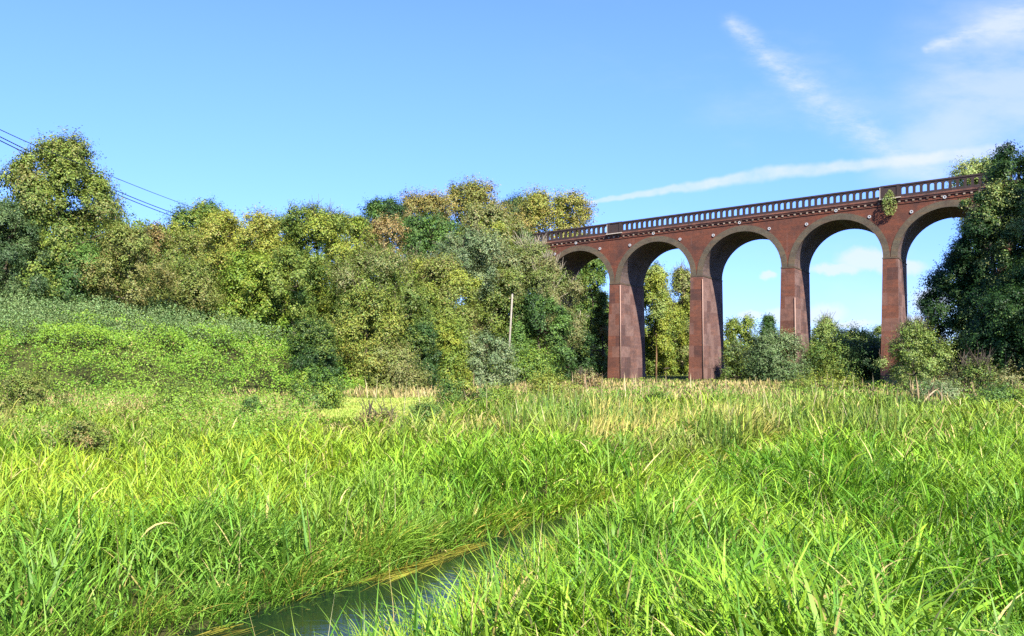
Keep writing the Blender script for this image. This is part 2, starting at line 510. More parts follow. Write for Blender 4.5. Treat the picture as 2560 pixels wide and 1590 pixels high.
PAL = dict(
    olive=[(.14, .20, .032), (.215, .25, .045), (.08, .13, .026)],
    golden=[(.28, .26, .045), (.21, .245, .04), (.33, .28, .06)],
    goldgreen=[(.235, .285, .035), (.31, .31, .045), (.15, .21, .03)],
    green=[(.085, .165, .035), (.14, .225, .045), (.06, .11, .03)],
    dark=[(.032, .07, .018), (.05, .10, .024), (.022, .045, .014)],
    grey=[(.19, .235, .10), (.25, .28, .13), (.13, .175, .075)],
    darkgrey=[(.095, .145, .05), (.135, .185, .065), (.06, .10, .035)],
    tan=[(.32, .25, .11), (.25, .22, .09), (.20, .22, .07)],
    brown=[(.33, .21, .08), (.25, .19, .07), (.37, .25, .10)],
    bright=[(.17, .26, .03), (.24, .30, .035), (.12, .19, .025)],
    oak=[(.19, .175, .045), (.32, .24, .065), (.11, .125, .035)],
    ivy=[(.29, .31, .07), (.18, .21, .045), (.22, .19, .06)],
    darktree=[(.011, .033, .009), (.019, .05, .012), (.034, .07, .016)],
    lime=[(.27, .32, .09), (.20, .26, .06), (.34, .36, .12)],
)
def pick(pal, n, u):
    p = np.array(PAL[pal]); w = np.clip(u, 0, .999)*len(p)
    i = w.astype(int); j = np.minimum(i+1, len(p)-1); f = (w-i)[:, None]
    c = p[i]*(1-f)+p[j]*f
    return np.array([.97, 1.04, 1.0])*c*(1+.15*rng.normal(size=(n, 1)).clip(-1.6, 1.6))*(1+.07*rng.normal(size=(n, 3)))

def prof(style, h):
    if style == 'round': return np.sqrt(np.clip(1-(2*h-1)**2, 0, 1))**.8
    if style == 'dome': return np.clip(1-h**2.4, 0, 1)**.5*(.82+.18*np.minimum(h*5, 1))
    if style == 'ovate': return np.clip(np.sin(math.pi*np.clip(h, 0, 1)**.75), 0, 1)**.7
    if style == 'spire': return np.clip(1-h, 0, 1)**.75*(.7+.3*np.minimum(h*4, 1))
    return np.ones_like(h)

NTREE = 0
def tree(name, label, cat, cx, top, w, bot, d, pal, style='round', leafpx=1.9, cover=4.2, group=None, trunk='bark',
         twig=0, dens=1.0, pal2=None, mix2=0, gap=0.0, ydepth=.85, lift=0.0, leanx=0.0, tex=1.0):
    """cx, top, w, bot measured on the picture; d the real distance in metres"""
    global NTREE
    NTREE += 1
    cx, top, w, bot = cx*K, top*K, w*K*(1.12 if group in (GW, GS) else 1.05), bot*K
    pt = at(cx, top, d); pb = at(cx, bot, d)
    zg_ = H(pt[0], d)
    rx = w/2/F*d; ry = rx*ydepth
    ztop = pt[2]; zbot = max(pb[2], zg_-.1)
    if style in ('dome', 'spire') and pb[2]-zg_ < 1.5: zbot = zg_-.1
    hgt = ztop-zbot
    root = empty(name, (pt[0], d, zg_)); tag(root, label, cat, group)
    z0 = zbot-zg_
    # lobes -----------------------------------------------------------
    wpx, hpx = w/2.5, hgt/d*F/2.5
    nl = int(np.clip(wpx*hpx/120*tex, 14, 110))
    hh = ((np.arange(nl)+rng.random(nl))/nl)**(1.3 if style in ('dome', 'spire') and hgt < 4.5 else .9)*.95+.01
    ph = np.arange(nl)*2.4+rng.random(nl)*1.4
    lr = np.clip(rx*1.9*nl**-.42, .25, 3.2)*(.45+.95*rng.random(nl)**1.4)
    rho = np.sqrt(rng.random(nl))*.75+.25
    R = prof(style, hh)*(1+.22*np.sin(ph*2+cx)*np.sin(hh*5+top)+.16*np.sin(ph*3.3+hh*7+cx*.7))
    cxl = np.cos(ph)*rho*np.maximum(R*rx-lr*.4, rx*.05)+leanx*hh*hgt
    cyl = np.sin(ph)*rho*np.maximum(R*ry-lr*.4, ry*.05)
    czl = z0+np.clip(hh*hgt, lr*.35, hgt-lr*.55)
    C = np.stack([cxl, cyl, czl], 1)
    mid = np.array([leanx*hgt*.5, 0, z0+hgt*.42])
    # sprays -----------------------------------------------------------
    leafpx = leafpx*.88; lsz = leafpx*d/844.0
    nleaf = int(wpx*hpx*.72/(leafpx**2*.28)*cover*2.0*dens)
    per = 9
    nt_ = max(20, nleaf//per)
    li = rng.choice(nl, nt_, p=lr**2/np.sum(lr**2))
    dirs = norm(rng.normal(size=(nt_, 3))+.75*norm(C[li]-mid)+np.array([0, 0, .25]))
    lobe_c = rng.random(nl)
    ln = lr[li]*(.6+.75*rng.random(nt_)**2.2)
    keep = rng.random(nt_) > gap*lobe_c[li]
    li, dirs, ln = li[keep], dirs[keep], ln[keep]; nt_ = len(li)
    tt = .56+.52*rng.random((nt_, per))
    P = C[li][:, None, :]+dirs[:, None, :]*(ln[:, None]*tt)[:, :, None]
    P = P+rng.normal(size=P.shape)*(lsz*.75)
    # each spray droops slightly
    P[:, :, 2] -= (tt-.5)**2*ln[:, None]*.35
    nrm = norm(dirs[:, None, :]*1.0+np.array([0, 0, .28])+rng.normal(size=P.shape)*.33)
    u = np.clip(.55*lobe_c[li][:, None]+.25*rng.random((nt_, 1))+.3*rng.random((nt_, per))-.05, 0, 1)
    P = P.reshape(-1, 3); nrm = nrm.reshape(-1, 3); n = len(P)
    cols = pick(pal, n, u.ravel())
    if pal2:
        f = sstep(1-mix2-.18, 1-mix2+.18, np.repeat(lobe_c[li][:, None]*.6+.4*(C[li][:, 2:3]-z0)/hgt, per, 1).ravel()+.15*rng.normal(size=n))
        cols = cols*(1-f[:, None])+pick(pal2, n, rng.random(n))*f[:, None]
    ok = P[:, 2] > .03
    P, nrm, cols = P[ok], nrm[ok], cols[ok]; n = len(P)
    sz = lsz*(.75+.6*rng.random(n))
    V = leaf_quads(P, nrm, sz, .62)
    me = mesh_np('crown', V.reshape(-1, 3), quads_idx(n), np.clip(cols, .006, .7))
    link('crown', me, root, M_LEAF)
    # trunk and limbs ---------------------------------------------------
    tm = M_PALEBARK if trunk == 'pale' else M_BARK
    tr = MB()
    r0 = max(.05, min(.42, hgt*.022+rx*.02))
    ht = z0+hgt*.72
    bx = leanx*hgt*.7
    kpts = 5
    tp = [(bx*(k/kpts)**1.3+.06*rx*math.sin(k*1.7+cx) * (k > 0), .05*rx*math.cos(k*2.1+cx)*(k > 0), -.15+(ht+.15)*k/kpts) for k in range(kpts+1)]
    tr.tube(tp, [r0*(1.25 if k == 0 else 1)*(1-.75*k/kpts) for k in range(kpts+1)], 8)
    order = rng.permutation(nl)[:min(nl, 16)]
    for j in order:
        c = C[j]; f = np.clip((c[2]-.35*np.hypot(c[0], c[1]))/max(ht, .1), .12, .92)
        k = f*kpts; k0 = int(k); k1 = min(k0+1, kpts); fr = k-k0
        s = np.array(tp[k0])*(1-fr)+np.array(tp[k1])*fr
        m1 = s*.5+c*.5+np.array([0, 0, -.08*np.linalg.norm(c-s)])
        rr = r0*(1-.75*f)*.55
        tr.tube([s, m1, c], [rr, rr*.7, rr*.25], 5)
    tr.build('trunk', tm, root, True)
    if twig:
        tw = MB()
        for _ in range(twig):
            j = rng.choice(nl, p=(C[:, 2]-C[:, 2].min()+.02)**2/np.sum((C[:, 2]-C[:, 2].min()+.02)**2))
            s = C[j]; dr = norm(rng.normal(size=3)*.45+np.array([0, 0, 1.0])+.4*norm(s-mid))
            ln_ = lr[j]*(.9+.9*rng.random())
            rr = max(.016, .28*d/844)
            e = s+dr*ln_
            tw.tube([s, s+dr*ln_*.55+rng.normal(size=3)*.06*ln_, e], [rr, rr*.8, rr*.45], 3, False)
            e2 = s+dr*ln_*.5
            tw.tube([e2, e2+norm(dr+rng.normal(size=3)*.6)*ln_*.4], [rr*.7, rr*.4], 3, False)
        tw.build('bare_sprays', tm, root)
    return root

GW = 'trees on the railway embankment'
GS = 'shrubs at the foot of the embankment'
GV = 'trees beyond the viaduct'
GB = 'bushes around the viaduct piers'
# left hand group ---------------------------------------------------------
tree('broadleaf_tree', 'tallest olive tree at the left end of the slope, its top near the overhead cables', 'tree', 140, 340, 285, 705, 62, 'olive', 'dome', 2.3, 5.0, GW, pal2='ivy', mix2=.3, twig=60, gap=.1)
tree('willow_shrub', 'dull grey green shrub at the left edge below the tallest olive tree', 'shrub', 18, 490, 175, 700, 58, 'darkgrey', 'dome', 1.7, 4.5, GW)
tree('hazel_shrub', 'dark green shrub under the tallest olive tree, above the nettle belt', 'shrub', 200, 590, 200, 700, 61, 'green', 'dome', 2.2, 3.6, GW, gap=.3)
tree('ivy_clad_tree', 'yellowing creeper covered tree leaning against the right side of the tallest olive tree', 'tree', 305, 550, 150, 715, 60, 'ivy', 'dome', 2.0, 4.2, GW)
tree('hawthorn', 'small brownish topped tree in the dip right of the tallest olive tree', 'tree', 372, 541, 105, 720, 76, 'olive', 'ovate', 1.9, 4, GW, pal2='brown', mix2=.3, twig=20)
tree('sycamore', 'round light green tree on the skyline where the cables end', 'tree', 490, 490, 160, 640, 88, 'goldgreen', 'round', 1.8, 4.2, GW, pal2='green', mix2=.3)
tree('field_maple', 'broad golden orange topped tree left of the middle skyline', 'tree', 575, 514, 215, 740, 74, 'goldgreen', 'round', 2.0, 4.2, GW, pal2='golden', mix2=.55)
tree('ivy_clad_shrub', 'brown and olive creeper mound beneath the golden orange topped tree', 'shrub', 440, 632, 160, 725, 66, 'ivy', 'dome', 1.9, 4.2, GS, pal2='olive', mix2=.4)
tree('maple_sapling', 'vivid yellow green layered tree behind the nettle belt', 'tree', 598, 610, 190, 765, 69, 'goldgreen', 'dome', 2.2, 3.8, GS, pal2='bright', mix2=.6)
tree('ash_tree', 'olive yellow tree with bare twigs rising above the skyline', 'tree', 755, 503, 185, 745, 76, 'goldgreen', 'round', 1.9, 4.2, GW, pal2='olive', mix2=.5, twig=70)
tree('elder_tree', 'olive tree filling the gap below the bare twigged tree', 'tree', 700, 600, 150, 750, 69, 'olive', 'round', 2.0, 4, GS)
tree('evergreen_oak', 'dark green skyline tree left of the dying brown tree', 'tree', 905, 478, 125, 640, 100, 'green', 'round', 1.8, 4.3, GW, pal2='dark', mix2=.4)
tree('dying_birch', 'dying brown leaved tree with a bare pale trunk', 'tree', 918, 528, 92, 632, 89, 'brown', 'round', 1.7, 3.2, GW, trunk='pale', gap=.3)
tree('ridge_beech', 'reddish brown tinged tree on the skyline right of the dark green one', 'tree', 1010, 470, 135, 580, 109, 'oak', 'round', 1.7, 4.2, GW, pal2='brown', mix2=.2)
tree('holly_tree', 'mid green dense tree right of the dying brown tree', 'tree', 1020, 520, 125, 640, 91, 'green', 'round', 1.8, 4.3, GW)
tree('ridge_oak', 'large round headed oak, highest crown on the middle skyline', 'tree', 1118, 441, 142, 570, 112, 'oak', 'round', 1.8, 4.6, GW, pal2='golden', mix2=.25)
tree('golden_ash', 'golden olive tree below and right of the round headed oak', 'tree', 1165, 498, 150, 650, 99, 'goldgreen', 'round', 1.8, 4.2, GW, pal2='tan', mix2=.4)
tree('tall_oak', 'golden brown oak whose crown rises behind the left end of the parapet', 'tree', 1300, 468, 225, 660, 129, 'oak', 'round', 1.8, 5.0, GV, pal2='golden', mix2=.5)
tree('distant_ash', 'small bluish tree on the skyline between the two big oaks', 'tree', 1222, 476, 95, 590, 140, 'darkgrey', 'round', 1.6, 3.6, GV)
tree('grey_willow', 'grey green willow in the middle of the bank below the golden olive tree', 'tree', 1108, 560, 140, 700, 86, 'grey', 'round', 1.7, 4.2, GW, twig=20)
tree('crab_apple', 'yellow green tree in the centre of the bank under the dense green one', 'tree', 1045, 622, 160, 810, 75, 'goldgreen', 'round', 1.9, 4, GS, pal2='ivy', mix2=.35)
tree('olive_thorn', 'olive thorn tree directly above the golden thorn bush', 'tree', 890, 612, 190, 770, 71, 'olive', 'round', 1.8, 4.2, GS, pal2='tan', mix2=.3, twig=25)
tree('golden_thorn_bush', 'big golden yellow thorn bush standing forward at the foot of the bank', 'bush', 868, 690, 205, 915, 61, 'golden', 'dome', 2.0, 3.7, GS, pal2='olive', mix2=.4, twig=50, gap=.3)
tree('blackthorn', 'low very dark bush just right of the golden thorn bush', 'bush', 1000, 772, 100, 890, 64, 'dark', 'dome', 1.9, 4, GS, pal2='olive', mix2=.3)
tree('creeper_shrub', 'green shrub with a yellow creeper edge left of the leaning wooden pole', 'shrub', 1085, 735, 150, 880, 72, 'olive', 'dome', 1.9, 4, GS, pal2='ivy', mix2=.35)
tree('dry_willow', 'tall straw coloured willow of upright twigs against the left end of the viaduct', 'tree', 1262, 585, 205, 860, 95, 'tan', 'dome', 1.5, 4.2, GW, twig=420, pal2='olive', mix2=.3, trunk='pale')
tree('ivy_bush', 'glossy dark green bush right of the leaning wooden pole', 'bush', 1283, 705, 145, 885, 88, 'green', 'dome', 1.9, 4.2, GS, pal2='dark', mix2=.3)
tree('spindle_tree', 'olive tree behind the top of the leaning wooden pole', 'tree', 1190, 640, 120, 810, 90, 'olive', 'round', 1.8, 4.2, GS, pal2='tan', mix2=.3)
tree('young_ash', 'narrow green tree touching the left end of the parapet', 'tree', 1242, 553, 62, 680, 101, 'grey', 'ovate', 1.7, 4.2, GW, pal2='green', mix2=.4)
tree('dogwood_shrub', 'low grey green shrub left of the base of the leaning pole', 'shrub', 1150, 800, 130, 890, 70, 'grey', 'dome', 1.8, 4, GS)
tree('bramble_shrub', 'low bright green shrub just right of the base of the leaning pole', 'shrub', 1255, 838, 150, 900, 76, 'green', 'dome', 1.8, 4, GS, pal2='bright', mix2=.5)
tree('elder_bush', 'dark green bush at the right end of the nettle belt', 'bush', 748, 768, 130, 890, 58, 'dark', 'dome', 1.8, 4.2, GS, pal2='olive', mix2=.35)
tree('guelder_bush', 'straw green bush between the golden thorn bush and the mown grass', 'bush', 920, 820, 150, 915, 60, 'ivy', 'dome', 1.7, 3.6, GS, pal2='tan', mix2=.4)
tree('hazel_bush', 'leafy bush closing the gap between the yellow green tree and the creeper shrub', 'bush', 1000, 690, 130, 850, 72, 'olive', 'dome', 1.8, 4, GS)
tree('thorn_tree', 'light olive tree between the golden orange topped tree and the bare twigged tree', 'tree', 668, 528, 130, 740, 82, 'goldgreen', 'round', 1.9, 4, GW, pal2='olive', mix2=.5)
tree('bank_ash', 'pale yellow topped tree just left of the dark green skyline tree', 'tree', 825, 518, 110, 700, 86, 'ivy', 'round', 1.8, 4, GW, pal2='goldgreen', mix2=.5)
tree('thicket_maple', 'straw olive tree under the dying brown tree', 'tree', 950, 612, 150, 790, 81, 'olive', 'round', 1.8, 4, GW, pal2='tan', mix2=.4, twig=40)
tree('thicket_willow', 'grey olive tree right of the grey green willow', 'tree', 1165, 590, 120, 760, 93, 'grey', 'round', 1.8, 4, GW, pal2='tan', mix2=.4, twig=60)
tree('bank_hawthorn', 'brown and green tree behind the brown creeper mound', 'tree', 430, 560, 130, 700, 80, 'olive', 'round', 1.9, 4, GW, pal2='ivy', mix2=.5)
tree('bank_sallow', 'sunlit yellow green bush below the yellow green tree of the bank centre', 'bush', 1060, 775, 120, 890, 67, 'goldgreen', 'dome', 1.8, 3.8, GS)
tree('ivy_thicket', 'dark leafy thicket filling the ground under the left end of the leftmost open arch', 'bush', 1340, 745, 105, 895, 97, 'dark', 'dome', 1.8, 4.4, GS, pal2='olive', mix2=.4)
# beyond and round the viaduct -----------------------------------------------
tree('sycamore_tree', 'dark green tree seen through the leftmost open arch', 'tree', 1405, 605, 130, 900, 128, 'green', 'dome', 1.8, 4.4, GV, pal2='olive', mix2=.35)
tree('copper_sapling', 'small rust brown tree beside the second pier seen through the leftmost arch', 'tree', 1432, 690, 52, 890, 121, 'tan', 'ovate', 1.6, 3.2, GV, pal2='olive', mix2=.5)
tree('poplar', 'yellow green poplar filling the left half of the second arch', 'tree', 1555, 634, 120, 895, 133, 'goldgreen', 'dome', 1.7, 5, GV, pal2='lime', mix2=.3)
tree('thinning_poplar', 'thinning poplar with bare pinkish top twigs in the right half of the second arch', 'tree', 1618, 645, 104, 895, 137, 'goldgreen', 'dome', 1.6, 4.4, GV, pal2='tan', mix2=.4, twig=120)
tree('alder_tree', 'deep green tree low behind the two poplars in the second arch', 'tree', 1585, 725, 150, 900, 146, 'green', 'dome', 1.6, 4.5, GV, pal2='goldgreen', mix2=.4)
tree('yew_tree', 'very dark tree low behind the leftmost open arch', 'tree', 1395, 690, 150, 900, 142, 'dark', 'dome', 1.6, 4.5, GV, pal2='green', mix2=.4)
tree('round_willow', 'round olive yellow tree low in the third arch', 'tree', 1757, 760, 100, 905, 142, 'olive', 'round', 1.6, 4.2, GV, pal2='goldgreen', mix2=.4)
tree('pointed_pine', 'dark pointed tree beside the fourth pier in the third arch', 'tree', 1826, 752, 66, 900, 137, 'dark', 'spire', 1.6, 4.2, GV, pal2='green', mix2=.4)
tree('bare_topped_willow', 'yellow green tree with a bare twiggy top low in the fourth arch', 'tree', 1962, 762, 92, 905, 140, 'lime', 'ovate', 1.6, 4, GV, pal2='goldgreen', mix2=.4, twig=90)
tree('alder', 'olive bush in the middle of the fourth arch', 'bush', 2035, 790, 130, 905, 136, 'olive', 'dome', 1.6, 4.2, GV)
tree('far_lime_tree', 'distant hazy olive crown peeping past the fifth pier', 'tree', 2085, 778, 70, 890, 190, 'olive', 'round', 1.5, 4, GV)
tree('sallow_bush', 'dull grey green bush hiding the foot of the fourth pier', 'bush', 1850, 802, 160, 918, 92, 'darkgrey', 'dome', 1.7, 4.3, GB, pal2='grey', mix2=.35)
tree('alder_bush', 'dark green bush under the fourth arch', 'bush', 2010, 812, 190, 918, 97, 'olive', 'dome', 1.7, 4.3, GB, pal2='green', mix2=.5)
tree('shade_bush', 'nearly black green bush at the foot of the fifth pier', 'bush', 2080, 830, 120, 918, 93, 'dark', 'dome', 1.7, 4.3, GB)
tree('field_bush', 'olive bush beside the foot of the third pier under the third arch', 'bush', 1765, 815, 110, 915, 101, 'olive', 'dome', 1.7, 4.2, GB, pal2='grey', mix2=.3)
tree('silver_sallow', 'pale silvery green willow bush in front of the fifth pier', 'bush', 2175, 770, 150, 930, 58, 'lime', 'ovate', 1.7, 3.4, GB, pal2='olive', mix2=.5, twig=140, gap=.35)
# right hand trees ----------------------------------------------------------
GR = 'dark trees at the right edge'
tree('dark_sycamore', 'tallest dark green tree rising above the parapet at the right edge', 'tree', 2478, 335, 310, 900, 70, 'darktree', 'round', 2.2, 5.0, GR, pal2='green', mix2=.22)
tree('hornbeam', 'dark spreading tree with upper leaves coloured pale as if sunlit in front of the fifth arch', 'tree', 2362, 445, 190, 910, 64, 'darktree', 'round', 2.2, 4.8, GR, pal2='lime', mix2=.28, twig=30)  # lime upper leaves put the sunlit part of the crown into the colour
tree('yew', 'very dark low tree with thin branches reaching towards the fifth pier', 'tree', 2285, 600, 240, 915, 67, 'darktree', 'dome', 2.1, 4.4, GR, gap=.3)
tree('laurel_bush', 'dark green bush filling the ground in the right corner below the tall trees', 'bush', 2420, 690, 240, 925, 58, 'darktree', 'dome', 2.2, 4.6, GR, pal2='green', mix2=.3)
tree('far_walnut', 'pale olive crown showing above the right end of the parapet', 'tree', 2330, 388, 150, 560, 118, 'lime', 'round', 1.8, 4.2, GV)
tree('edge_shading_tree', 'dark tree added past the right edge to shade the trees beside it', 'tree', 2640, 300, 330, 900, 58, 'darktree', 'round', 2.4, 4.5, GR, pal2='green', mix2=.2)  # added beside the view to throw shade on the right-hand trees
tree('outer_shading_tree', 'unseen dark tree added outside the right edge to cast shade', 'tree', 2860, 330, 330, 930, 50, 'darktree', 'round', 2.6, 4.0, GR)  # out of view, added to keep the lower right trees in shadow

# plant growing out of the viaduct pedestal
p0 = v_world(3*S, -.45); zt = ZP-1.3+zg(3*S)
def loose_plant(name, label, cat, loc, rx, rz0, rz1, pal, n, lsz, group=None):
    r = empty(name, loc); tag(r, label, cat, group)
    u = rng.random(n); z = rz0+(rz1-rz0)*u
    rad = rx*np.clip(np.sin(math.pi*np.clip(u*.8+.15, 0, 1)), .1, 1)*np.sqrt(rng.random(n))
    a = rng.random(n)*2*math.pi
    P = np.stack([rad*np.cos(a), rad*np.sin(a)*.6, z], 1)
    V = leaf_quads(P, norm(rng.normal(size=(n, 3))+np.array([0, -.4, .4])), lsz*(.7+.6*rng.random(n)))
    link('foliage', mesh_np('foliage', V.reshape(-1, 3), quads_idx(n), np.clip(pick(pal, n, rng.random(n)), .01, .7)), r, M_LEAF)
    s = MB()
    for k in range(6):
        a = k*1.05
        s.tube([(0, .25, rz0*.1), (rx*.4*math.cos(a), rx*.3*math.sin(a), (rz0+rz1)*.3), (rx*.7*math.cos(a), rx*.4*math.sin(a), rz1*.8)], [.03, .02, .008], 4)
    s.build('stems', M_BARK, r)
    return r
loose_plant('buddleia', 'leafy green plant sprouting from the ledge of the right parapet pedestal', 'plant', (p0[0], p0[1], zt), .85, -1.9, .75, 'lime', 900, .16)

# ------------------------------------------------------------------ pole, post, cables
a = at(1268, 905, 84); b = at(1281, 735, 84); gz = H(a[0], 84)
r = empty('telegraph_pole', (a[0], 84, gz)); tag(r, 'bare pale wooden pole leaning slightly right in front of the bank', 'pole')
s = MB(); s.tube([(0, 0, -.3), ((b[0]-a[0])*.5, 0, (b[2]-gz)*.5), (b[0]-a[0], 0, b[2]-gz)], [.11, .10, .085], 10); s.build('shaft', M_POLE, r, True)
s = MB(); e = Vector((b[0]-a[0], 0, b[2]-gz)); s.tube([e-Vector((0, 0, .003)), e+Vector((0, 0, .09))], [.10, .03], 10); s.build('cap', M_IRON, r)
a = at(1640, 960, 80); b = at(1641, 836, 80); gz = H(a[0], 80)
r = empty('wooden_post', (a[0], 80, gz)); tag(r, 'thin brown wooden post in the grass between the second and third piers', 'post')
s = MB(); s.tube([(0, 0, -.2), (.05, 0, (b[2]-gz)*.6), (.04, 0, b[2]-gz)], [.085, .075, .06], 8); s.build('shaft', M_POST, r, True)
s = MB(); s.tube([(.04, 0, b[2]-gz), (.04, 0, b[2]-gz+.06)], [.06, .02], 8); s.build('pointed_tip', M_POST, r)
def cable(label, pts, rad):
    pts = [at(x*K, y*K, d) for x, y, d in pts]
    s = MB()
    out = []
    for (p, q) in zip(pts[:-1], pts[1:]):
        for k in range(10):
            t = k/10; v = p*(1-t)+q*t; v = v-np.array([0, 0, 1])*(t*(1-t))*.35; out.append(v)
    out.append(pts[-1])
    s.tube(out, rad, 6)
    o = s.build('overhead_cable', M_CABLE)
    tag(o, label, 'cable', 'overhead cables crossing the sky at the left')
cable('highest and thinnest overhead cable above the tallest olive tree', [(-160, 247, 42), (0, 308, 48), (215, 398, 62), (470, 497, 86)], .024)
cable('upper of the two close overhead cables passing behind the tallest olive tree', [(-160, 255, 52), (0, 325, 58), (262, 447, 72), (440, 516, 88)], .036)
cable('lowest overhead cable passing behind the tallest olive tree', [(-160, 262, 52), (0, 334, 58), (262, 455, 72), (440, 524, 88)], .036)

# ------------------------------------------------------------------ grass
def blades(name, base, az, lean, bend, length, width, cols, nseg, mat, label=None, obj=True, power=1.0):
    n = len(base)
    dirh = np.stack([np.cos(az), np.sin(az), np.zeros(n)], 1)
    side = np.stack([-np.sin(az), np.cos(az), np.zeros(n)], 1)
    roll = rng.normal(size=n)*.5
    p = base.copy()
    V = np.empty((n, nseg+1, 2, 3))
    for i in range(nseg+1):
        t = i/nseg
        ang = lean+bend*t**1.15
        tang = dirh*np.sin(ang)[:, None]+np.array([0, 0, 1.])*np.cos(ang)[:, None]
        nr = np.cross(side, tang)
        sd = side*np.cos(roll)[:, None]+nr*np.sin(roll)[:, None]
        wp = (1-t**2.2)*min(1, .55+1.8*t)+.03
        wv = sd*(width*wp*.5)[:, None]
        V[:, i, 0] = p-wv; V[:, i, 1] = p+wv
        p = p+tang*(length/nseg)[:, None]
    idx = np.arange(n)[:, None, None]*(nseg+1)*2+np.arange(nseg)[None, :, None]*2+np.array([0, 1, 3, 2])[None, None, :]
    fc = np.repeat(cols, nseg, axis=0)
    return V.reshape(-1, 3), idx.reshape(-1, 4), fc
class Grass:
    def __init__(s): s.v = []; s.q = []; s.c = []; s.n = 0
    def add(s, vqc):
        v, q, c = vqc
        s.v.append(v); s.q.append(q+s.n); s.c.append(c); s.n += len(v)
    def build(s, name, mat, label=None, kind='stuff'):
        if not s.v: return None
        me = mesh_np(name, np.concatenate(s.v), np.concatenate(s.q), np.clip(np.concatenate(s.c), .006, .75))
        o = link(name, me, None, mat)
        tag(o, label, None, None, kind)
        return o

def sample(n, dmin, dmax, a=1.7, x0=-170, x1=2730):
    u = rng.random(n)
    if abs(a-1) < 1e-6: a = 1.001
    d = (dmin**(1-a)+u*(dmax**(1-a)-dmin**(1-a)))**(1/(1-a))
    px = x0+(x1-x0)*rng.random(n)
    return (px-1280)/F*d, d, px

def colmix(n, a, b, u, var=.24):
    a = np.array(a); b = np.array(b)
    c = a+(b-a)*u[:, None]
    return c*(1+var*rng.normal(size=(n, 1)).clip(-2, 2))*(1+.05*rng.normal(size=(n, 3)))

GA, GBc, GY, GBL, GDRY = (.085, .215, .012), (.27, .42, .03), (.42, .42, .03), (.15, .31, .05), (.48, .38, .15)

def tillers(n, dmin, dmax, a, leaves, hfun, green, excl, nseg, wscale=1.0, stem=True, x0=-170, x1=2730, lean_amp=1.0, dryp=.03, lenr=(.55, .95)):
    x, y, px = sample(n, dmin, dmax, a, x0, x1)
    P = np.stack([x, y], 1)
    ch = channel(P); hs = hill_s(P)
    ok = (ch < .02+.22*rng.random(n)) & excl(x, y, px, ch, hs)
    ok &= rng.random(n) < .25+.75*sstep(.34, .52, fbm(x/.42+70, y/.5+7, 2))
    x, y, px, ch, hs = x[ok], y[ok], px[ok], ch[ok], hs[ok]
    n = len(x); z = H(x, y)
    hgt = hfun(x, y, px, ch)*(.75+.45*rng.random(n))
    # lodging direction of the sward, patchy
    fl = fbm(x/1.3+40, y/1.3+11, 3)*4*math.pi
    flow = fbm(x/.9+3, y/.9+70, 2)
    az0 = np.where(rng.random(n) < .55, fl+rng.normal(size=n)*.5, rng.random(n)*2*math.pi)
    lean = np.abs(rng.normal(size=n))*.22*lean_amp+.65*lean_amp*sstep(.5, .78, flow)
    # overhang towards the water at the banks
    out = Grass()
    cv = np.clip(fbm(x/2.2+90, y/2.2, 3)*1.5-.3+.22*rng.normal(size=n), 0, 1)
    if stem:
        c = green(x, y, px, cv, n)
        out.add(blades('b', np.stack([x, y, z-.03], 1), az0, lean*.5, lean*.8, hgt, np.maximum(.007, .7*y/844)*wscale, c*.9, 2, None))
    for k in range(leaves):
        t = .12+.78*rng.random(n)
        ang = lean*.5+lean*.5*t
        bp = np.stack([x+np.cos(az0)*np.sin(ang)*hgt*t, y+np.sin(az0)*np.sin(ang)*hgt*t, z+np.cos(ang)*hgt*t-.02], 1)
        az = np.where(rng.random(n) < .45, az0+rng.normal(size=n)*.6, rng.random(n)*2*math.pi)
        ln = hgt*(lenr[0]+(lenr[1]-lenr[0])*rng.random(n))*.85
        l0 = .25+.45*rng.random(n)+lean*.4
        bd = .35+1.25*rng.random(n)**1.4
        wd = np.maximum(.0112*(.5+.9*rng.random(n)+1.3*(rng.random(n) < .06)), 1.15*y/844)*wscale
        c = green(x, y, px, np.clip(cv+.18*rng.normal(size=n), 0, 1), n)
        dr = rng.random(n) < dryp
        c[dr] = colmix(dr.sum(), (.42, .36, .12), GDRY, rng.random(dr.sum()))
        out.add(blades('b', bp, az, l0, bd, ln, wd, c, nseg, None))
    return out

def green_near(x, y, px, u, n):
    c = colmix(n, GA, GBc, u)
    left = sstep(1150, 700, px)*sstep(.35, .7, fbm(x/1.6+5, y/1.6+33, 3))
    yl = colmix(n, GBc, GY, rng.random(n))
    c = c*(1-.6*left[:, None])+yl*.6*left[:, None]
    bl = sstep(.52, .72, fbm(x/1.9+60, y/1.9+3, 2))*sstep(14, 8, y)
    return c*(1-.4*bl[:, None])+colmix(n, GBL, (.17, .31, .06), rng.random(n))*.4*bl[:, None]
def h_near(x, y, px, ch):
    b = sstep(-.05, -1.2, ch)                       # lower right at the water's edge
    f = fbm(x/1.4+8, y/1.4+21, 3)
    h = (.30+.62*f)*(.42+.58*b)
    return h*np.where(px > 1150, 1.06, .92)
def in_mown(x, y, px): return (px > 780) & (px < 1120) & (y > 30) & (y < 48)
def ex_near(x, y, px, ch, hs):
    return (hs < .5) & ~in_mown(x, y, px)
g1 = tillers(21500, 2.9, 8.5, 1.5, 5, h_near, green_near, ex_near, 4, 1.25, lenr=(.4, .85), x0=-700, x1=3260)
g2 = tillers(22500, 8.2, 17, 1.5, 5, h_near, green_near, ex_near, 3, 1.1, lenr=(.4, .85), x0=-450, x1=3010)
for g in (g2,):
    g1.add((np.concatenate(g.v), np.concatenate(g.q), np.concatenate(g.c)))
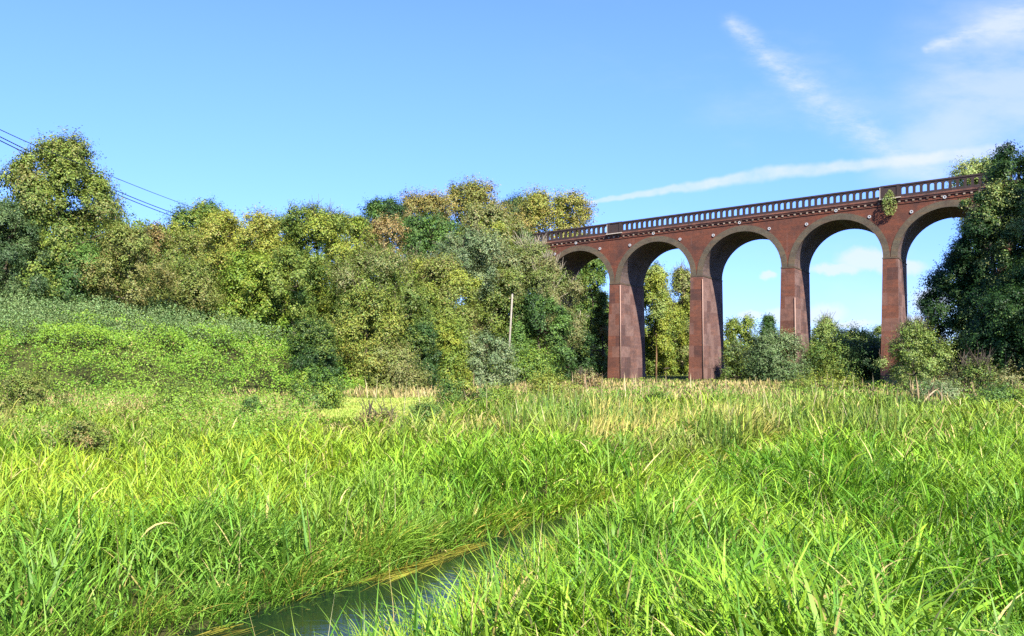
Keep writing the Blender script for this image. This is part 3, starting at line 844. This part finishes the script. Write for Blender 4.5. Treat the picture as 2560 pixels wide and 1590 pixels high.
# broad bladed tussocks among the finer grass
n = 330
x, y, px = sample(n, 3.2, 17, 1.4)
P = np.stack([x, y], 1); ok = channel(P) < -.15; x, y, px = x[ok], y[ok], px[ok]; n = len(x)
m_ = 11
bx = np.repeat(x, m_)+rng.normal(size=n*m_)*.06; by = np.repeat(y, m_)+rng.normal(size=n*m_)*.06; n2 = n*m_
shade = np.repeat(rng.random(n), m_)
c = colmix(n2, (.06, .17, .015), (.24, .40, .05), np.clip(shade+.2*rng.normal(size=n2), 0, 1), .15)
dd = rng.random(n2) < .1
c[dd] = colmix(dd.sum(), (.38, .31, .09), (.50, .42, .16), rng.random(dd.sum()))
g1.add(blades('b', np.stack([bx, by, H(bx, by)-.03], 1), rng.random(n2)*6.28, .1+.4*np.abs(rng.normal(size=n2)), .2+1.3*rng.random(n2)**1.5, .5+.5*rng.random(n2), np.maximum(.016+.012*rng.random(n2), 1.3*by/844), c, 6, None))
# thin seed stalks
n = 900
x, y, px = sample(n, 3.4, 20, 1.3)
P = np.stack([x, y], 1); ok = channel(P) < -.2; x, y = x[ok], y[ok]; n = len(x)
g1.add(blades('b', np.stack([x, y, H(x, y)], 1), rng.random(n)*6.28, np.abs(rng.normal(size=n))*.25, np.abs(rng.normal(size=n))*.7, .5+.5*rng.random(n), np.maximum(.006, .7*y/844), colmix(n, (.34, .28, .10), (.48, .40, .20), rng.random(n)), 3, None))
g1.build('sweet_grass', M_GRASS, 'lush bright green wet meadow grass on both banks of the stream')

# middle distance: sedge, paler and mixed
def h_mid(x, y, px, ch):
    f = fbm(x/2.2+8, y/2.2+61, 3)
    left = sstep(1000, 600, px)
    h = .3+.6*f-.12*left
    return np.where((px > 760) & (px < 1080) & (y > 19), .22, h)
def green_mid(x, y, px, u, n):
    c = colmix(n, (.12, .23, .022), (.28, .36, .035), u)
    dry = sstep(.54, .70, fbm(x/3.1+9, y/3.1+3, 3))*sstep(14, 26, y)*sstep(2450, 1700, px)
    return c*(1-.85*dry[:, None])+colmix(n, (.36, .29, .09), GDRY, rng.random(n))*.85*dry[:, None]
g = tillers(17000, 16, 34, 1.3, 5, h_mid, green_mid, ex_near, 3, lean_amp=.9, dryp=.08)
g.build('sedge', M_GRASS, 'yellow green sedge and rough grass in the middle of the meadow')

# reed bed: upright blue green blades
def in_reed(x, y, px, ch, hs):
    n_ = fbm(x/3.0+14, y/3.0+2, 3)
    return (hs < 0) & (((px > 1040) & (px > 1260) & (px < 2260) & (y > 19) & (y < 36) & (n_ > .50)) | ((px > 1350) & (px < 2150) & (y > 23) & (y < 34) & (n_ > .5)))
def h_reed(x, y, px, ch): return .75+.5*fbm(x/2+4, y/2+4, 2)
def green_reed(x, y, px, u, n):
    c = colmix(n, (.075, .16, .028), (.29, .36, .05), u, .3)
    dr = rng.random(n) < .08
    c[dr] = colmix(dr.sum(), (.40, .33, .13), (.5, .42, .2), rng.random(dr.sum()))
    return c
def upright(n, dmin, dmax, a, x0, x1, excl, hfun, green, wpx=1.5, nseg=3, lean=.16, bend=.35, az=None):
    x, y, px = sample(n, dmin, dmax, a, x0, x1)
    P = np.stack([x, y], 1); ch = channel(P); hs = hill_s(P)
    ok = (ch < 0) & excl(x, y, px, ch, hs)
    x, y, px, ch = x[ok], y[ok], px[ok], ch[ok]; n = len(x)
    z = H(x, y); h = hfun(x, y, px, ch)*(.45+.8*rng.random(n))
    cv = np.clip(fbm(x/1.5+90, y/1.5, 3)*1.4-.2+.2*rng.normal(size=n), 0, 1)
    az_ = rng.random(n)*2*math.pi if az is None else az+rng.normal(size=n)*.7
    return blades('b', np.stack([x, y, z-.03], 1), az_, np.abs(rng.normal(size=n))*lean, np.abs(rng.normal(size=n))*bend, h,
                  np.maximum(.014, wpx*y/844)*(.6+.7*rng.random(n)), green(x, y, px, cv, n), nseg, None)
g = Grass()
g.add(upright(19000, 18, 38, 1.0, 1000, 2300, in_reed, h_reed, green_reed, 1.7, 3, .32, .7))
g.build('reeds', M_GRASS, 'tall upright blue green reeds along the far bend of the stream')

# straw coloured grass in front of the bank and the viaduct
def in_straw(x, y, px, ch, hs):
    n_ = fbm(x/4+3, y/4+8, 3)
    a = (px < 1000) & (y > 33) & (n_ > .42)
    b = (px >= 1000) & (px < 1950) & (y > 34) & (y < 84) & (n_ > .33)
    c = (px >= 1950) & (y > 44) & (n_ > .55)
    return (hs < 2.5) & (a | b | c) & ~((px > 800) & (px < 1090) & (y < 47))
def h_straw(x, y, px, ch): return .25+.5*fbm(x/3+4, y/3+4, 2)
def c_straw(x, y, px, u, n):
    c = colmix(n, (.33, .27, .09), (.50, .38, .17), u, .2)
    gr = rng.random(n) < .12
    c[gr] = colmix(gr.sum(), (.17, .22, .04), (.26, .29, .06), rng.random(gr.sum()))
    return c
g = Grass()
g.add(upright(52000, 30, 96, 1.1, -150, 2700, in_straw, h_straw, c_straw, 1.2, 3, .42, .9))
def in_lean(x, y, px, ch, hs): return fbm(x/1.5+3, y/1.5+8, 2) > .36
g.add(upright(5200, 20.5, 28, 1.0, 1470, 1930, in_lean, lambda x, y, px, ch: np.full(len(x), .95), lambda x, y, px, u, n: colmix(n, (.36, .37, .06), (.52, .44, .13), u, .2), 1.4, 3, .75, .7, az=.35))
g.build('dry_grass', M_DRY, 'strip of dry straw coloured grass at the far side of the meadow')
# rank green field layer to the viaduct
def in_far(x, y, px, ch, hs): return (hs < 1.5) & ~((px > 800) & (px < 1090) & (y < 47))
def h_far(x, y, px, ch): return (.12+.45*fbm(x/4+4, y/4+24, 3))*np.where((px > 980) & (px < 1960) & (y > 35), .6, 1.0)
def c_far(x, y, px, u, n):
    rt = sstep(1500, 2200, px)
    c = colmix(n, (.14, .21, .03), (.27, .30, .05), u, .2)
    return c*(1-.35*rt[:, None])+.35*rt[:, None]*np.array((.09, .19, .045))
g = Grass()
g.add(upright(52000, 30, 170, 1.25, -150, 2700, in_far, h_far, c_far, 1.4, 2, .35, .8))
# short mown sward
def in_m(x, y, px, ch, hs): return in_mown(x, y, px)
g2 = Grass()
g2.add(upright(42000, 29, 49, 1.0, 770, 1130, in_m, lambda x, y, px, ch: np.full(len(x), .15), lambda x, y, px, u, n: colmix(n, (.30, .42, .06), (.46, .47, .11), u, .1), 1.6, 2, .5, .6))
g.build('meadow_grass', M_GRASS, 'rough green grass reaching across the field to the piers')
g2.build('mown_grass', M_GRASS, 'patch of short light green mown grass in front of the golden thorn bush')

# tall dead stems standing proud of the grass
g = Grass()
n = 150
x, y, px = sample(n, 24, 75, 1.0, 900, 2650)
P = np.stack([x, y], 1); ok = (channel(P) < -.3) & (hill_s(P) < -1); x, y = x[ok], y[ok]; n = len(x)
g.add(blades('b', np.stack([x, y, H(x, y)], 1), rng.random(n)*6.28, np.abs(rng.normal(size=n))*.12, np.abs(rng.normal(size=n))*.2, .9+.8*rng.random(n), np.maximum(.02, .9*y/844), colmix(n, (.36, .27, .13), (.55, .45, .26), rng.random(n)), 3, None))
# rust brown docks at the right
for (xa, xb, da, db, m_) in ((2275, 2560, 44, 60, 260), (1370, 1420, 66, 76, 60)):
    x, y, px = sample(m_, da, db, 1.0, xa*K if xa < 2000 else xa, xb*K if xb < 2000 else xb)
    g.add(blades('b', np.stack([x, y, H(x, y)], 1), rng.random(m_)*6.28, np.abs(rng.normal(size=m_))*.4, np.abs(rng.normal(size=m_))*.7, .5+1.0*rng.random(m_), np.maximum(.03, 1.6*y/844), colmix(m_, (.26, .17, .08), (.42, .30, .17), rng.random(m_)), 3, None))
g.build('dead_stems', M_DRY, 'scattered dead brown stems standing above the grass')

# grass hanging over the water from both banks
def bank_points(line, n, lo, hi):
    li = lo+rng.random(n)*(hi-lo)
    i0 = np.floor(li).astype(int); fr = (li-i0)[:, None]
    A_, B_ = line[i0], line[i0+1]
    tg = norm(B_-A_)
    return A_*(1-fr)+B_*fr, tg
g = Grass()
for line, lo, hi, sg, n in ((LB, 1.0, 9.95, 1, 9000), (RB, 1.0, 9.95, -1, 4500)):
    bp, tg = bank_points(line, n, lo, hi)
    rt = np.stack([tg[:, 1], -tg[:, 0]], 1)*sg
    off = -.42+.48*rng.random(n)
    bp = bp+rt*off[:, None]
    az = np.arctan2(rt[:, 1], rt[:, 0])+rng.normal(size=n)*1.15
    pt = sstep(.3, .7, fbm(bp[:, 0]/.8+5, bp[:, 1]/.8+9, 2))
    ln = (.25+.4*rng.random(n))*(.6+.6*pt)
    cv = np.clip(pt+.2*rng.normal(size=n), 0, 1)
    c = green_near(bp[:, 0], bp[:, 1], np.full(n, 900.), cv, n)
    k = rng.random(n) < .12
    c[k] = colmix(k.sum(), (.36, .30, .05), (.50, .42, .09), rng.random(k.sum()))
    g.add(blades('b', np.stack([bp[:, 0], bp[:, 1], H(bp[:, 0], bp[:, 1])-.02], 1), az, .15+.8*rng.random(n), .4+1.0*rng.random(n), ln, np.maximum(.009*(.6+.8*rng.random(n)), 1.0*bp[:, 1]/844), c, 4, None))
g.build('bank_grass', M_GRASS, 'green grass drooping from the banks over the stream water')

# yellow water weed streaming along the left bank
g = Grass()
n = 1300
bp, tg = bank_points(LB, n, 1.6, 6.3)
pt = fbm(bp[:, 0]/.5+2, bp[:, 1]/.5+5, 2)
k = rng.random(n) < sstep(.38, .62, pt)
bp, tg = bp[k], tg[k]; n = len(bp)
rt = np.stack([tg[:, 1], -tg[:, 0]], 1)
wd_ = .22+.75*sstep(8.6, 6.0, bp[:, 1])
bp = bp+rt*(.05+rng.random(n)**1.5*wd_)[:, None]
az = np.arctan2(-tg[:, 1], -tg[:, 0])+rng.normal(size=n)*.2
cc = colmix(n, (.14, .15, .02), (.32, .28, .04), rng.random(n), .3)
g.add(blades('b', np.stack([bp[:, 0], bp[:, 1], WATER_Z+.002+.006*rng.random(n)], 1), az, np.full(n, 1.54), np.full(n, .05), .2+.6*rng.random(n)**1.5, .004+.006*rng.random(n), cc, 4, None))
g.build('water_weed', M_DRY, 'yellow orange weed streaming in the water along the left bank')

# ------------------------------------------------------------------ ground cover on the slope
def cover(name, label, n, s0, s1, smax, bump, leafpx, pal, px0, px1, d0, d1, pal2=None, mat=M_LEAF, patch=.5, rough=0):
    x, y, px = sample(n, d0, d1, 1.0, px0, px1)
    P = np.stack([x, y], 1); s = hill_s(P)
    e = 2.5*(fbm(x/5+2, y/5+9, 2)-.5)
    ok = (s > s0+e) & (s < s1+e) & (rng.random(len(x)) < .12+.88*sstep(.30, .46, fbm(x/1.1+9, y/1.4+60, 2)))
    x, y, s, px = x[ok], y[ok], s[ok], px[ok]; n = len(x)
    m1 = fbm(x/1.7+31, y/1.7+4, 3); m2 = fbm(x/.7+5, y/.7+77, 2)
    edge = sstep(s0, s0+2.5, s)
    hh = bump*(.25+1.1*m1+.35*(m2-.5))*(.35+.65*edge)
    if rough:
        hh = hh+.55*(np.abs(fbm(x/.55+3, y/.9+8, 2)-.5)*2)+.5*fbm(x/1.1+50, y/1.5+8, 2)-.3
    zz = H(x, y)+hh-np.abs(rng.normal(size=n))*(.16+.14*rough)
    q = np.stack([x, y, zz], 1)
    nr = norm(rng.normal(size=(n, 3))*.6+np.array([.1, -.35, .9]))
    sz = leafpx*y/844*(.7+.6*rng.random(n))
    c = pick(pal, n, np.clip(m1*1.2-.1+.2*rng.normal(size=n), 0, 1))
    if pal2:
        f = (rng.random(n) < sstep(.45, .7, fbm(x/3+8, y/3+50, 2))*patch)[:, None]
        c = np.where(f, pick(pal2, n, rng.random(n)), c)
    V = leaf_quads(q, nr, sz, .75)
    o = link(name, mesh_np(name, V.reshape(-1, 3), quads_idx(n), np.clip(c, .008, .7)), None, mat)
    tag(o, label, None, None, 'stuff')
PAL['bramble'] = [(.075, .16, .018), (.13, .24, .022), (.20, .30, .03)]
PAL['nettle'] = [(.125, .19, .065), (.18, .255, .09), (.235, .31, .12)]
PAL['strawleaf'] = [(.36, .29, .10), (.42, .32, .13), (.25, .24, .07)]
cover('bramble_thicket', 'sunlit yellow green bramble thicket covering the lower slope at the left', 210000, -1.0, 12.0, 13, 2.1, 1.75, 'bramble', -170, 950, 36, 86, 'strawleaf', patch=.07, rough=1)
cover('slope_scrub', 'low mixed green scrub along the foot of the embankment', 45000, -.5, 6, 10, .9, 1.9, 'goldgreen', 880, 1500, 52, 112, 'bramble', patch=.7)
cover('bank_undergrowth', 'dense olive undergrowth between the trees of the embankment', 170000, 18, 75, 10, 4.2, 2.2, 'olive', -200, 1420, 50, 135, 'goldgreen', patch=.6)
def weeds(name, label, n, d0, d1, px0, px1, thr, hmax, leafpx, pal, pal2):
    x, y, px = sample(n, d0, d1, 1.3, px0, px1)
    P = np.stack([x, y], 1)
    f = fbm(x/2.6+12, y/3.4+44, 3)
    k = sstep(thr, thr+.14, f)
    ok = (rng.random(len(x)) < k) & (channel(P) < -.6) & (hill_s(P) < 3) & ~in_mown(x, y, px) & ~((px > 790) & (px < 1070) & (y > 18))
    x, y, k, f = x[ok], y[ok], k[ok], f[ok]; n = len(x)
    m1 = fbm(x/1.0+31, y/1.2+4, 2)
    hh = hmax*(.15+1.35*m1**1.3)*(.3+.7*k)
    q = np.stack([x, y, H(x, y)+hh*rng.random(n)**.3], 1)
    nr = norm(rng.normal(size=(n, 3))*.7+np.array([.1, -.3, .8]))
    c = pick(pal, n, np.clip(m1*1.1+.25*rng.normal(size=n), 0, 1))
    b = (rng.random(n) < sstep(.5, .7, fbm(x/2+8, y/2+50, 2))*.3)[:, None]
    c = np.where(b, pick(pal2, n, rng.random(n)), c)
    V = leaf_quads(q, nr, np.maximum(.05, leafpx*y/844)*(.6+.8*rng.random(n)), .6)
    o = link(name, mesh_np(name, V.reshape(-1, 3), quads_idx(n), np.clip(c, .008, .7)), None, M_LEAF)
    tag(o, label, None, None, 'stuff')
weeds('meadow_weeds', 'broad leaved weeds and brambles in the long grass at the left', 95000, 15, 42, -170, 1050, .48, 1.25, 1.8, 'bramble', 'strawleaf')
weeds('bank_weeds', 'leafy green weeds in front of the dark trees at the right', 50000, 22, 56, 1300, 2730, .50, .85, 1.9, 'bramble', 'olive')
# nettle belt of upright leafy stems
n = 6500
x, y, px = sample(n*5, 44, 96, .6, -170, 900)
P = np.stack([x, y], 1); s = hill_s(P); e = 2.0*(fbm(x/4+2, y/4+9, 2)-.5)
ok = (s > 10.3+e) & (s < 20.5+e); x, y, s = x[ok][:n], y[ok][:n], s[ok][:n]; n = len(x)
hz = 1.25+1.1*fbm(x/2.5, y/2.5+6, 2)+.25*rng.random(n)
per = 26
t = .2+.8*rng.random((n, per))
ax = rng.normal(size=(n, 1))*.12; ay = rng.normal(size=(n, 1))*.12
aa = rng.random((n, per))*6.28; rr = .17*(1.15-t*.8)
Q = np.stack([x[:, None]+ax*t*hz[:, None]+np.cos(aa)*rr, y[:, None]+ay*t*hz[:, None]+np.sin(aa)*rr, H(x, y)[:, None]+t*hz[:, None]], -1).reshape(-1, 3)
nn = len(Q)
nr = norm(np.stack([np.cos(aa)*.5, np.sin(aa)*.5, np.full_like(aa, .7)], -1).reshape(-1, 3)+rng.normal(size=(nn, 3))*.3)
cu = np.repeat(fbm(x/2+3, y/2+1, 2)[:, None], per, 1).ravel()
V = leaf_quads(Q, nr, 1.7*np.repeat(y, per)/844*(.7+.6*rng.random(nn)), .5)
o = link('nettle_belt', mesh_np('nettle_belt', V.reshape(-1, 3), quads_idx(nn), np.clip(pick('nettle', nn, np.clip(cu*1.3-.15+.15*rng.normal(size=nn), 0, 1)), .01, .6)), None, M_LEAF)
tag(o, 'belt of tall grey green nettles above the bramble thicket', None, None, 'stuff')

# far woodland that closes the horizon
n = 60000
x, y, px = sample(n, 230, 420, 0.5, -600, 3300)
hw = 6+7*fbm(x/22+4, y/22, 3)
z = hw*np.sqrt(rng.random(n))+H(x, y)
V = leaf_quads(np.stack([x, y, z], 1), norm(rng.normal(size=(n, 3))+np.array([0, -.5, .7])), 2.0*y/844*(.7+.6*rng.random(n)), .8)
o = link('far_woodland', mesh_np('far_woodland', V.reshape(-1, 3), quads_idx(n), np.clip(pick('olive', n, fbm(x/15, y/15, 2)), .01, .6)), None, M_LEAF)
tag(o, 'distant olive green woodland closing the view behind the arches', None, None, 'stuff')

# separate low bushes in the meadow
GM = 'bushes and weed clumps standing in the meadow'
tree('bramble_clump', 'rounded bramble clump in the meadow right of the mown grass', 'bush', 1090, 912, 140, 995, 31, 'goldgreen', 'dome', 1.9, 3.8, GM, pal2='green', mix2=.4)
tree('bright_bush', 'bright green bush in the meadow left of the mown grass', 'bush', 742, 875, 130, 1005, 36, 'bright', 'dome', 1.9, 4.0, GM, pal2='green', mix2=.4)
tree('dark_weed_clump', 'small dark leafed weed clump in the long grass left of the bright green bush', 'plant', 592, 945, 90, 1030, 25, 'green', 'dome', 1.9, 3.6, GM, pal2='dark', mix2=.3)
tree('willowherb_clump', 'leafy green weed clump in the grass at the right edge', 'plant', 2385, 925, 170, 1015, 30, 'bright', 'dome', 1.9, 3.8, GM, pal2='green', mix2=.5)
tree('yellow_weed_clump', 'yellowing weed clump at the near side of the straw grass', 'plant', 1300, 898, 130, 985, 38, 'golden', 'dome', 1.7, 3.2, GM, pal2='goldgreen', mix2=.5)
tree('sedge_clump', 'brown tinged weed clump right below the mown grass', 'plant', 900, 985, 140, 1050, 22, 'olive', 'dome', 1.8, 3.4, GM, pal2='brown', mix2=.4, twig=40)
tree('nettle_clump', 'green nettle clump between the sedge and the rounded bramble clump', 'plant', 1010, 965, 110, 1040, 24, 'green', 'dome', 1.8, 3.4, GM, pal2='olive', mix2=.4)
tree('olive_weed_clump', 'wide olive weed clump at the left edge below the bramble slope', 'plant', 60, 895, 150, 1010, 30, 'olive', 'dome', 1.8, 3.6, GM, pal2='ivy', mix2=.3)
tree('dock_clump', 'brownish weed clump in the bright grass at the left', 'plant', 205, 1010, 140, 1120, 16, 'olive', 'dome', 1.9, 3.2, GM, pal2='brown', mix2=.25)
tree('thistle_clump', 'mid green weed clump under the middle of the bramble slope', 'plant', 430, 925, 140, 1000, 31, 'bright', 'dome', 1.8, 3.4, GM, pal2='olive', mix2=.5)
tree('young_sallow', 'small leafy bush right of the yellowing weed clump', 'bush', 1195, 925, 110, 1000, 33, 'goldgreen', 'dome', 1.8, 3.4, GM, pal2='bright', mix2=.4)
tree('red_dock_clump', 'rusty brown weed clump in the straw grass before the second pier', 'plant', 1395, 888, 70, 940, 68, 'brown', 'dome', 1.7, 2.8, GM, pal2='tan', mix2=.5, twig=40)
tree('meadow_bush', 'low green bush at the far edge of the meadow before the fourth arch', 'bush', 1965, 893, 170, 945, 62, 'goldgreen', 'dome', 1.7, 3.6, GM, pal2='olive', mix2=.5)
tree('brown_weed_clump', 'pinkish brown withered weed clump in front of the dark trees at the right', 'plant', 2330, 868, 130, 935, 47, 'tan', 'dome', 1.7, 2.6, GM, pal2='olive', mix2=.5, twig=80)
tree('grey_reed_clump', 'grey green clump of weeds right of the silvery willow bush', 'plant', 2235, 912, 110, 965, 46, 'grey', 'dome', 1.7, 3.2, GM, pal2='green', mix2=.3)
tree('alder_sapling', 'small green bush among the reeds before the third pier', 'bush', 1560, 935, 90, 1010, 33, 'green', 'dome', 1.8, 3.0, GM, pal2='goldgreen', mix2=.5)

# ------------------------------------------------------------------ sky, sun
SUN_EL = 42.0
sx, sy = .37, -.93
saz = math.atan2(sx, sy)
TINT2 = (.30, .40, .64)
TINT0, TINT1 = (.35, .485, .95), (.53, .70, 1.2)
world = bpy.data.worlds.new('World'); scene.world = world
world.use_nodes = True
nt = world.node_tree; nt.nodes.clear()
sky = N(nt, 'ShaderNodeTexSky'); sky.sky_type = 'NISHITA'; sky.sun_disc = False
sky.sun_elevation = math.radians(SUN_EL); sky.sun_rotation = saz
sky.air_density = 1.0; sky.dust_density = .3; sky.ozone_density = 2.0
tc = N(nt, 'ShaderNodeTexCoord'); dv = tc.outputs['Generated']
sp = N(nt, 'ShaderNodeSeparateXYZ'); L(nt, dv, sp.inputs[0])
skyc = mixc(nt, 1.0, sky.outputs[0], mixc(nt, ramp(nt, sp.outputs[2], .38, .75), mixc(nt, ramp(nt, sp.outputs[2], 0.0, .4), TINT0, TINT1), TINT2), 'MULTIPLY')
yy = math_n(nt, 'MAXIMUM', sp.outputs[1], .02)
U = math_n(nt, 'DIVIDE', sp.outputs[0], yy); Vv = math_n(nt, 'DIVIDE', sp.outputs[2], yy)
cb = N(nt, 'ShaderNodeCombineXYZ'); L(nt, U, cb.inputs[0]); L(nt, Vv, cb.inputs[1])
UV = cb.outputs[0]
def ab(px, py): return ((px-1280)/F, (HY-py)/F)
def nvec(scale, detail, amp, rough=.6, sc=(1, 1, 1), rot=0):
    mp = N(nt, 'ShaderNodeMapping'); mp.inputs['Scale'].default_value = sc; mp.inputs['Rotation'].default_value = (0, 0, rot); L(nt, UV, mp.inputs[0])
    n = N(nt, 'ShaderNodeTexNoise'); n.inputs['Scale'].default_value = scale; n.inputs['Detail'].default_value = detail; n.inputs['Roughness'].default_value = rough
    L(nt, mp.outputs[0], n.inputs['Vector'])
    return n
def warped(scale, amp, detail=4):
    n = nvec(scale, detail, amp)
    s = N(nt, 'ShaderNodeVectorMath', operation='SUBTRACT'); L(nt, n.outputs['Color'], s.inputs[0]); s.inputs[1].default_value = (.5, .5, .5)
    k = N(nt, 'ShaderNodeVectorMath', operation='SCALE'); L(nt, s.outputs[0], k.inputs[0]); k.inputs['Scale'].default_value = amp
    a = N(nt, 'ShaderNodeVectorMath', operation='ADD'); L(nt, UV, a.inputs[0]); L(nt, k.outputs[0], a.inputs[1])
    return a.outputs[0]
def segd(vec, a, b, w0, w1):
    """1 on the segment fading to 0 at its (changing) half width"""
    a = np.array(a); b = np.array(b); ab_ = b-a
    s = N(nt, 'ShaderNodeVectorMath', operation='SUBTRACT'); L(nt, vec, s.inputs[0]); s.inputs[1].default_value = (a[0], a[1], 0)
    dt = N(nt, 'ShaderNodeVectorMath', operation='DOT_PRODUCT'); L(nt, s.outputs[0], dt.inputs[0]); dt.inputs[1].default_value = (*(ab_/(ab_@ab_)), 0)
    t = math_n(nt, 'MINIMUM', math_n(nt, 'MAXIMUM', dt.outputs['Value'], 0.0), 1.0)
    k = N(nt, 'ShaderNodeVectorMath', operation='SCALE'); k.inputs[0].default_value = (ab_[0], ab_[1], 0); L(nt, t, k.inputs['Scale'])
    q = N(nt, 'ShaderNodeVectorMath', operation='SUBTRACT'); L(nt, s.outputs[0], q.inputs[0]); L(nt, k.outputs[0], q.inputs[1])
    fl = N(nt, 'ShaderNodeVectorMath', operation='MULTIPLY'); L(nt, q.outputs[0], fl.inputs[0]); fl.inputs[1].default_value = (1, 1, 0)
    ln = N(nt, 'ShaderNodeVectorMath', operation='LENGTH'); L(nt, fl.outputs[0], ln.inputs[0])
    wd = math_n(nt, 'MULTIPLY_ADD', t, (w1-w0)/F, w0/F)
    return math_n(nt, 'SUBTRACT', 1.0, math_n(nt, 'MINIMUM', math_n(nt, 'DIVIDE', ln.outputs['Value'], wd), 1.0))
def polyl(vec, pts):
    out = None
    for (x0, y0, w0), (x1, y1, w1) in zip(pts[:-1], pts[1:]):
        d = segd(vec, ab(x0, y0), ab(x1, y1), w0, w1)
        out = d if out is None else math_n(nt, 'MAXIMUM', out, d)
    return out
w1 = warped(26, .012, 3)
con = polyl(w1, [(1440, 512, 5), (1600, 486, 12), (1790, 457, 18), (1930, 432, 24), (2190, 410, 20), (2310, 398, 20), (2520, 374, 22)])
ncon = nvec(30, 4, 1).outputs['Fac']
a_con = math_n(nt, 'MULTIPLY', ramp(nt, con, .0, .75), math_n(nt, 'MULTIPLY_ADD', ncon, .9, .10))
w2 = warped(9, .055, 6)
cir = polyl(w2, [(1810, 40, 40), (1880, 115, 66), (1985, 185, 86), (2065, 270, 92), (2125, 320, 80), (2235, 375, 62), (2330, 400, 50)])
ncir = nvec(17, 8, 1, .72, (1.0, 2.6, 1), .5).outputs['Fac']
a_cir = math_n(nt, 'MULTIPLY', ramp(nt, math_n(nt, 'MULTIPLY', cir, math_n(nt, 'MULTIPLY_ADD', ncir, 2.5, -.62)), .0, 1.25), .62)
w3 = warped(6, .05, 5)
cor = polyl(w3, [(2320, 140, 20), (2450, 85, 60), (2640, 30, 110)])
ncor = nvec(14, 6, 1, .65, (1, 3.2, 1), -.4).outputs['Fac']
a_cor = math_n(nt, 'MULTIPLY', ramp(nt, math_n(nt, 'MULTIPLY', cor, math_n(nt, 'MULTIPLY_ADD', ncor, 2.4, -.55)), .05, .9), .6)
br = polyl(w3, [(2250, 420, 120), (2450, 240, 330), (2700, 120, 420)])
nbr = nvec(7, 6, 1, .6, (1, 2.6, 1), -.55).outputs['Fac']
a_br = math_n(nt, 'MULTIPLY', ramp(nt, math_n(nt, 'MULTIPLY', br, math_n(nt, 'MULTIPLY_ADD', nbr, 2.0, -.25)), .0, .9), .5)
ngl = nvec(3.2, 6, 1, .6, (1, 2.4, 1), -.5).outputs['Fac']
a_gl = math_n(nt, 'MULTIPLY', math_n(nt, 'MULTIPLY', ramp(nt, ngl, .48, .8), ramp(nt, U, -.05, .35)), .22)
# small cumulus low in the arches
w4 = warped(34, .022, 6)
def blob(x, y, rx, ry):
    a = ab(x, y)
    s = N(nt, 'ShaderNodeVectorMath', operation='SUBTRACT'); L(nt, w4, s.inputs[0]); s.inputs[1].default_value = (a[0], a[1], 0)
    m = N(nt, 'ShaderNodeVectorMath', operation='MULTIPLY'); L(nt, s.outputs[0], m.inputs[0]); m.inputs[1].default_value = (F/rx, F/ry, 0)
    ln = N(nt, 'ShaderNodeVectorMath', operation='LENGTH'); L(nt, m.outputs[0], ln.inputs[0])
    return math_n(nt, 'SUBTRACT', 1.0, math_n(nt, 'MINIMUM', ln.outputs['Value'], 1.0))
cu = None
for bb in ((2165, 648, 100, 42), (2090, 672, 90, 22), (2245, 672, 90, 26), (2060, 785, 70, 36), (1960, 790, 60, 26), (1922, 690, 26, 16), (1878, 790, 44, 16), (2330, 752, 70, 44), (2270, 800, 60, 20), (2120, 812, 90, 14)):
    q = blob(*bb); cu = q if cu is None else math_n(nt, 'MAXIMUM', cu, q)
a_cu = math_n(nt, 'MULTIPLY', ramp(nt, cu, .02, .55), .72)
front = ramp(nt, sp.outputs[1], .04, .2)
al = None
for q in (a_con, a_cir, a_cor, a_br, a_gl, a_cu):
    inv = math_n(nt, 'SUBTRACT', 1.0, q)
    al = inv if al is None else math_n(nt, 'MULTIPLY', al, inv)
al = math_n(nt, 'MULTIPLY', math_n(nt, 'SUBTRACT', 1.0, al), front)
CLOUD = (3.0, 3.2, 3.4)
final = mixc(nt, al, skyc, CLOUD)
bg = N(nt, 'ShaderNodeBackground'); bg.inputs['Strength'].default_value = .125
L(nt, final, bg.inputs['Color'])
wo = N(nt, 'ShaderNodeOutputWorld'); L(nt, bg.outputs[0], wo.inputs['Surface'])

sl = bpy.data.lights.new('sun', 'SUN'); sl.energy = 5.0; sl.angle = math.radians(.53); sl.color = (1.0, .95, .86)
so = bpy.data.objects.new('sun', sl); COL.objects.link(so)
ce = math.cos(math.radians(SUN_EL)); hn = math.hypot(sx, sy)
svec = Vector((sx/hn*ce, sy/hn*ce, math.sin(math.radians(SUN_EL))))
so.rotation_euler = svec.to_track_quat('Z', 'Y').to_euler()
so.location = svec*60

# ------------------------------------------------------------------ camera
cam = bpy.data.cameras.new('camera'); co = bpy.data.objects.new('camera', cam); COL.objects.link(co)
co.location = (0, 0, CZ); co.rotation_euler = (math.radians(90), 0, 0)
cam.sensor_fit = 'HORIZONTAL'; cam.sensor_width = 36; cam.lens = F*36/2560
cam.shift_y = (HY-795)/2560
cam.clip_start = .1; cam.clip_end = 6000
scene.camera = co
vs = scene.view_settings
vs.view_transform = 'Standard'; vs.look = 'None'; vs.gamma = 1; vs.exposure = 1.27
scene.cycles.max_bounces = 8; scene.cycles.transparent_max_bounces = 8
scene.cycles.use_denoising = False
